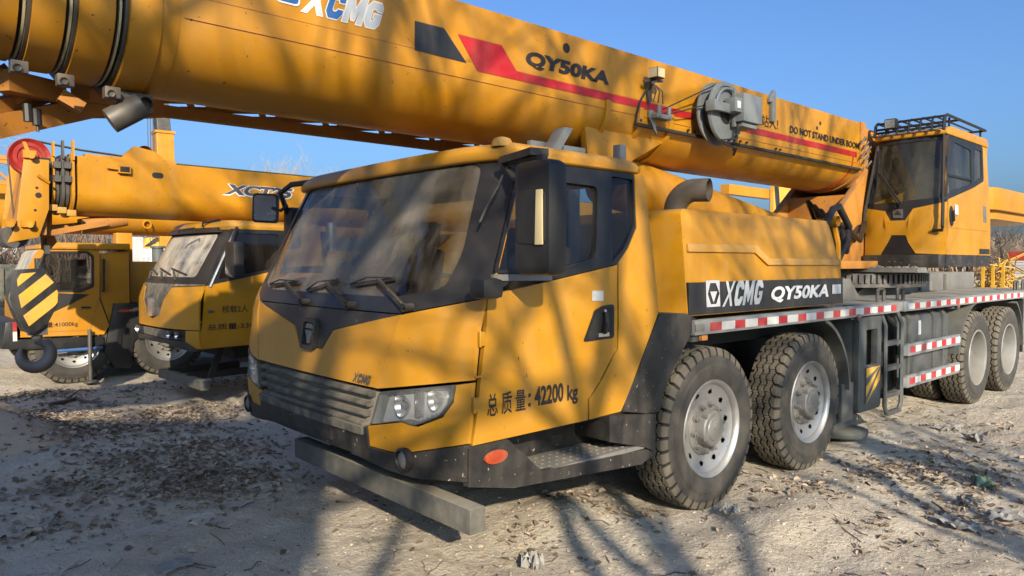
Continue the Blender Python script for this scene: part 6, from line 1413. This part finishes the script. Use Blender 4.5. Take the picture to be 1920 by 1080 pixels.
def background():
    # trees that stand behind the viewer and throw their branch shadows over the yard
    G = 'bare trees throwing shadows on the crane'; L = 'bare leafless tree whose branch shadows fall across the nearest crane'
    sa, ca = math.sin(R(SUN_AZ)), math.cos(R(SUN_AZ))
    def behind(x, y, d): return (x - ca * d, y - sa * d)
    for i, (tx, ty, d, h, r, ln) in enumerate(((2.15, 3.65, 8, 12, .13, (0, 0)), (3.75, 3.65, 10, 13, .125, (.05, 0)), (1.2, 3.65, 11, 14, .14, (.08, .03)), (5.6, 2.75, 8.5, 11, .10, (-.03, 0)), (7.9, 2.75, 10, 12, .12, (0, .03)), (6.6, 1.5, 8, 10, .095, (-.06, .0)), (2.75, 2.75, 7, 10, .08, (.05, .02)))):
        x, y = behind(tx, ty, d); tree('bare_tree', x, y, h, r, 40 + i, L, G, spread=.65, levels=3, lean=ln, first=.3, split=3 if i in (0, 1, 4) else 2)
    # unseen stand-in block behind the viewer, added to shade the left foreground
    x1, y1 = behind(2.3, 5.0, 12.0)
    set_frame(Matrix.Translation((x1, y1, 0)) @ Matrix.Rotation(R(SUN_AZ - 90), 4, 'Z'))      # its end wall runs along the sunlight
    bm = B(); box(bm, (-9, -5, 0), (0, 0, 6.1))
    for i in range(45): box(bm, (-9 + i * .2, -.001, .05), (-9 + i * .2 + .1, .03, 6.05))
    sh = obj('shade_block', bm, 'shade_block_wall', None, 0, label='tall grey ribbed block, unseen, added to shade the left foreground', cat='shade block')
    bm = B(); box(bm, (-9.3, -5.3, 6.1), (.15, .2, 6.2)); obj('roof', bm, 'wall_white', sh, 0)
    set_frame(Matrix.Identity(4))
    # white site wall far behind the cranes
    bm = B(); a_ = at(-200, 470, 'y', 27); b_ = at(700, 470, 'y', 27); zt = at(270, 466, 'y', 27).z
    box(bm, (a_.x, 27, 0), (b_.x, 27.15, zt)); n = int((b_.x - a_.x) / 3)
    for i in range(n): box(bm, (a_.x + i * 3, 26.93, 0), (a_.x + i * 3 + .08, 27, zt + .03))
    obj('site_wall', bm, 'wall_white', None, 0, label='long white panelled wall far behind the left cranes', cat='wall')
    c = at(15, 520, 'y', 17.5); bm = B(); box(bm, (c.x - 3, 17.5, 0), (at(33, 500, 'y', 17.5).x, 19.5, at(15, 496, 'y', 17.5).z)); 
    for i in range(12): box(bm, (c.x - 3 + i * .28, 17.46, .05), (c.x - 3 + i * .28 + .13, 17.5, at(15, 496, 'y', 17.5).z - .08))
    obj('cargo_container', bm, 'dark_container', None, 0, label='dark green container at the left edge behind the striped hook block', cat='container')
    # electric box on a post between the left cranes
    p = at(249, 470, 'y', 16); bm = B(); cbox(bm, p, (.35, .25, .55)); bx_ = obj('electric_box', bm, 'grey_plate', None, 0, label='pale grey electric box on a post between the two left cranes', cat='electric box', bevel=.02); bm = B(); box(bm, (p.x - .05, p.y - .05, 0), (p.x + .05, p.y + .05, p.z - .27)); obj('post', bm, 'steel_dark', bx_)
    bm = B(); p = at(296, 480, 'y', 20); tube(bm, [(p.x, 20, 0), (p.x, 20, at(296, 465, 'y', 20).z)], .14, 14); lathe(bm, [(0, .18), (.05, .18), (.05, 0)], (p.x, 20, at(296, 465, 'y', 20).z), 'z', 14); obj('concrete_post', bm, 'chassis_grey', None, 40, label='short round grey post below the small hanging hook', cat='post')
    # brush in front of and above the wall
    rng = random.Random(5); bm = B()
    for i in range(1500):
        px = rng.uniform(-60, 240); q = at(px, 480, 'y', rng.uniform(23, 26.5)); h = rng.uniform(1.5, 3.3) if px > 95 else rng.uniform(1.2, 2.6); x, y = q.x, q.y
        tube(bm, [(x, y, 0), (x + rng.gauss(0, .15), y + rng.gauss(0, .15), h * .5), (x + rng.gauss(0, .45), y + rng.gauss(0, .4), h)], [.018, .014, .006], 3, caps=False)
    obj('dry_brush', bm, 'twig_brown', None, 0, kind='stuff', label='thicket of dry reddish brush before the white wall', fix=False)
    # bare trees far behind
    G2 = 'bare trees beyond the yard'
    def tp(px, Y): q = at(px, 494, 'y', Y); return q.x, Y
    for i, (px, Y, top, lab, mt, sp) in enumerate(((-60, 22, 130, 'thin bare tree at the left edge above the red pulley', 'bark_pale', .8), (525, 62, 292, 'pale bare tree behind the boom lettering, the taller one left of the windshield', 'bark_pale', .35), (575, 62, 306, 'pale bare tree between the boom lettering and windshield', 'bark_pale', .4), (1893, 9.5, 395, 'leafless tree at the right edge under the counterweight', 'bark_dark', .75), (1930, 12, 420, 'leafless tree cut off by the right edge of the picture', 'bark_dark', .75))):
        if i < 3: x, y = tp(px, Y)
        else:
            q = at(px, 494, 'x', 38 + 4 * (i - 3)); x, y = q.x, q.y
        dep = Vector((x, y, 0)).dot(_F); h = 1.69 + (494 - top) / FPX * dep
        tree('bare_tree', x, y, h * 1.0, .05 + .007 * h, 70 + i, lab, G2, mt, sp, 4 if i != 1 else 4, first=.2, split=3)
    rng = random.Random(8); bm = B()
    for i in range(900):
        q = at(rng.uniform(1700, 2100), 494, 'x', rng.uniform(90, 110)); h = rng.uniform(2.5, 5.5)
        tube(bm, [(q.x, q.y, 0), (q.x + rng.gauss(0, .4), q.y + rng.gauss(0, .4), h * .6), (q.x + rng.gauss(0, 1), q.y + rng.gauss(0, 1), h)], [.10, .07, .02], 3, caps=False)
    obj('far_wood', bm, 'twig_brown', None, 0, kind='stuff', label='low line of bare woodland on the right horizon', fix=False)
    a_ = at(1450, 402, 'y', 8); b_ = at(1530, 366, 'y', 8); w_ = b_.x - a_.x  # a distant crane's striped counterweight, stood alone on added posts
    bm = B(); box(bm, (a_.x, 8, a_.z - .4), (b_.x, 8.08, b_.z + .35)); hp = obj('counterweight_panel', bm, 'yellow_hazard', None, 0, label='yellow and black striped crane counterweight on added posts, seen between boom and engine hood', cat='hazard panel')
    bm = B()
    for k in range(4):
        x_ = a_.x + w_ * k / 4; s_ = w_ / 9 * (1 if k % 2 else -1)
        prism(bm, [(x_ + w_ * .1, a_.z - .4), (x_ + w_ * .19, a_.z - .4), (x_ + w_ * .19 + s_, b_.z + .35), (x_ + w_ * .1 + s_, b_.z + .35)], XZ, 7.99, 7.998)
    obj('hazard_stripe', bm, 'black_decal', hp, 0)
    bm = B()
    for x_ in (a_.x + .2, b_.x - .3): box(bm, (x_, 8.08, 0), (x_ + .12, 8.2, b_.z))
    obj('post', bm, 'orange_clean', hp, 0)
    bm = B(); c_ = at(1400, 352, 'y', 8); box(bm, (c_.x - .5, 8.1, c_.z - .15), (a_.x + .2, 8.3, c_.z + .05)); obj('arm', bm, 'orange_clean', hp, 0)
    # stacks at right
    q = at(1905, 502, 'x', 24); bm = B(); z1 = at(1905, 489, 'x', 24).z; box(bm, (24, q.y - 3, 0), (25.2, at(1893, 500, 'x', 24).y, z1)); obj('brick_stack', bm, 'grey_brick', None, 0, label='stack of pale grey blocks at the right edge beyond the deck', cat='block stack')
    rng = random.Random(9); bm = B(); ya, yb = at(1890, 500, 'x', 21).y, at(1835, 500, 'x', 21).y; z1 = at(1870, 492, 'x', 21).z
    for i in range(170):
        y = rng.uniform(ya, yb); z = rng.uniform(.6, z1); bar(bm, (21 + rng.uniform(0, .8), y, z), (21 + rng.uniform(0, .8), y + rng.uniform(-.5, .5), z + rng.uniform(-.3, .3)), .012)
    for y in (ya + .1, (ya + yb) / 2, yb - .1):
        bar(bm, (21, y, 0), (21, y, z1 - .1), .03); bar(bm, (21.8, y, 0), (21.8, y, z1 - .1), .03); bar(bm, (21, y, .6), (21.8, y, .6), .03)
    bar(bm, (21, ya, .6), (21, yb, .6), .03); bar(bm, (21.8, ya, .6), (21.8, yb, .6), .03)
    obj('steel_rod_rack', bm, 'yellow_steel', None, 0, label='rack of bright yellow steel rods beyond the rear of the deck', cat='rod rack')
    q = at(1910, 476, 'x', 30); bm = B(); box(bm, (30, q.y - .8, .6), (31, q.y + .3, at(1910, 471, 'x', 30).z)); box(bm, (30.1, q.y - .7, 0), (30.9, q.y + .2, .6), 1); obj('small_machine', bm, ['red_pulley', 'dark_under'], None, 0, label='faded red machine part at the right edge below the leafless trees', cat='machine', bevel=.03)
    # distant crane with a raised boom
    Y = 38.0; p0 = at(313, 480, 'y', Y); p1 = at(311, 300, 'y', Y); p2 = at(305, 247, 'y', Y); p3 = at(270, -120, 'y', Y)
    rt = empty('truck_crane', (p0.x + 2, Y, 0), 'distant yellow crane with its boom raised behind the left boom', 'truck crane', CR_GROUP)
    def beam(nm, a, b, w, mt):
        bm = B(); tube(bm, [a, b], w, 4, 0, True, True); return obj(nm, bm, mt, rt, 0, bevel=.03)
    d = (p2 - p0).normalized(); beam('boom', p0, p2, .40, 'orange_clean'); beam('boom_section', p2, p3, .31, 'steel_dark')
    bm = B(); tube(bm, [p2 - d * .12, p2], .46, 4, 0, True, True); m_ = p2 - d * 1.5; tube(bm, [m_ - d * .05, m_], .43, 4, 0, True, True); obj('collar', bm, 'orange_clean', rt, 0)
    bm = B()
    for px in (274, 279, 284): q = at(px, 250, 'y', Y - .2); tube(bm, [q + Vector((0, 0, 22)), (q.x + .1, q.y, at(px, 458, 'y', Y).z)], .022, 4)
    obj('hoist_rope', bm, 'steel_dark', rt, 0)
    bm = B(); box(bm, (p0.x - 1, Y - 1.2, 1.0), (p0.x + 8, Y + 1.2, 1.5)); box(bm, (p0.x + 3, Y - 1, 1.5), (p0.x + 6.5, Y + 1, 3)); box(bm, (p0.x - 1, Y - 1, 1.5), (p0.x + 1.2, Y + 1, 2.4)); obj('chassis_frame', bm, 'orange_paint', rt, 0, bevel=.05)
    for x_ in (0.2, 1.6, 5, 6.3):
        for y_ in (-1.0, 1.0): bm = B(); lathe(bm, [(-.15, 0), (-.15, .55), (.15, .55), (.15, 0)], (p0.x + x_, Y + y_, .55), 'y', 24); obj('wheel', bm, 'tyre_rubber', rt, 40)
    hb = at(285, 462, 'y', Y); e = empty('hook_block', (hb.x, hb.y, hb.z - .6), 'small yellow hook block hanging over the white wall', 'hook block')
    bm = B(); prism(bm, rnd([(-.42, -.1), (.42, -.1), (.3, .42), (-.3, .42)], .1), lambda a, b, d_: hb + Vector((a, d_, b)), -.2, .2); prism(bm, [(-.42, -.02), (-.2, -.02), (.35, .3), (.3, .42), (.1, .42)], lambda a, b, d_: hb + Vector((a, d_, b)), -.215, -.2, 1); obj('cheek_plate', bm, ['yellow_hazard', 'black_decal'], e, 0)
    bm = B(); tube(bm, [hb + Vector((0, 0, -.1)), hb + Vector((0, 0, -.35))] + [hb + Vector((.22 * math.cos(R(t)), 0, -.58 + .22 * math.sin(R(t)))) for t in range(90, -190, -20)], .085, 8); obj('hook', bm, 'hook_steel', e, 50)
ground()
root, CAB = main_crane()
main_boom(root)
operator_cab(root)
second_crane()
third_crane()
background()
litter()
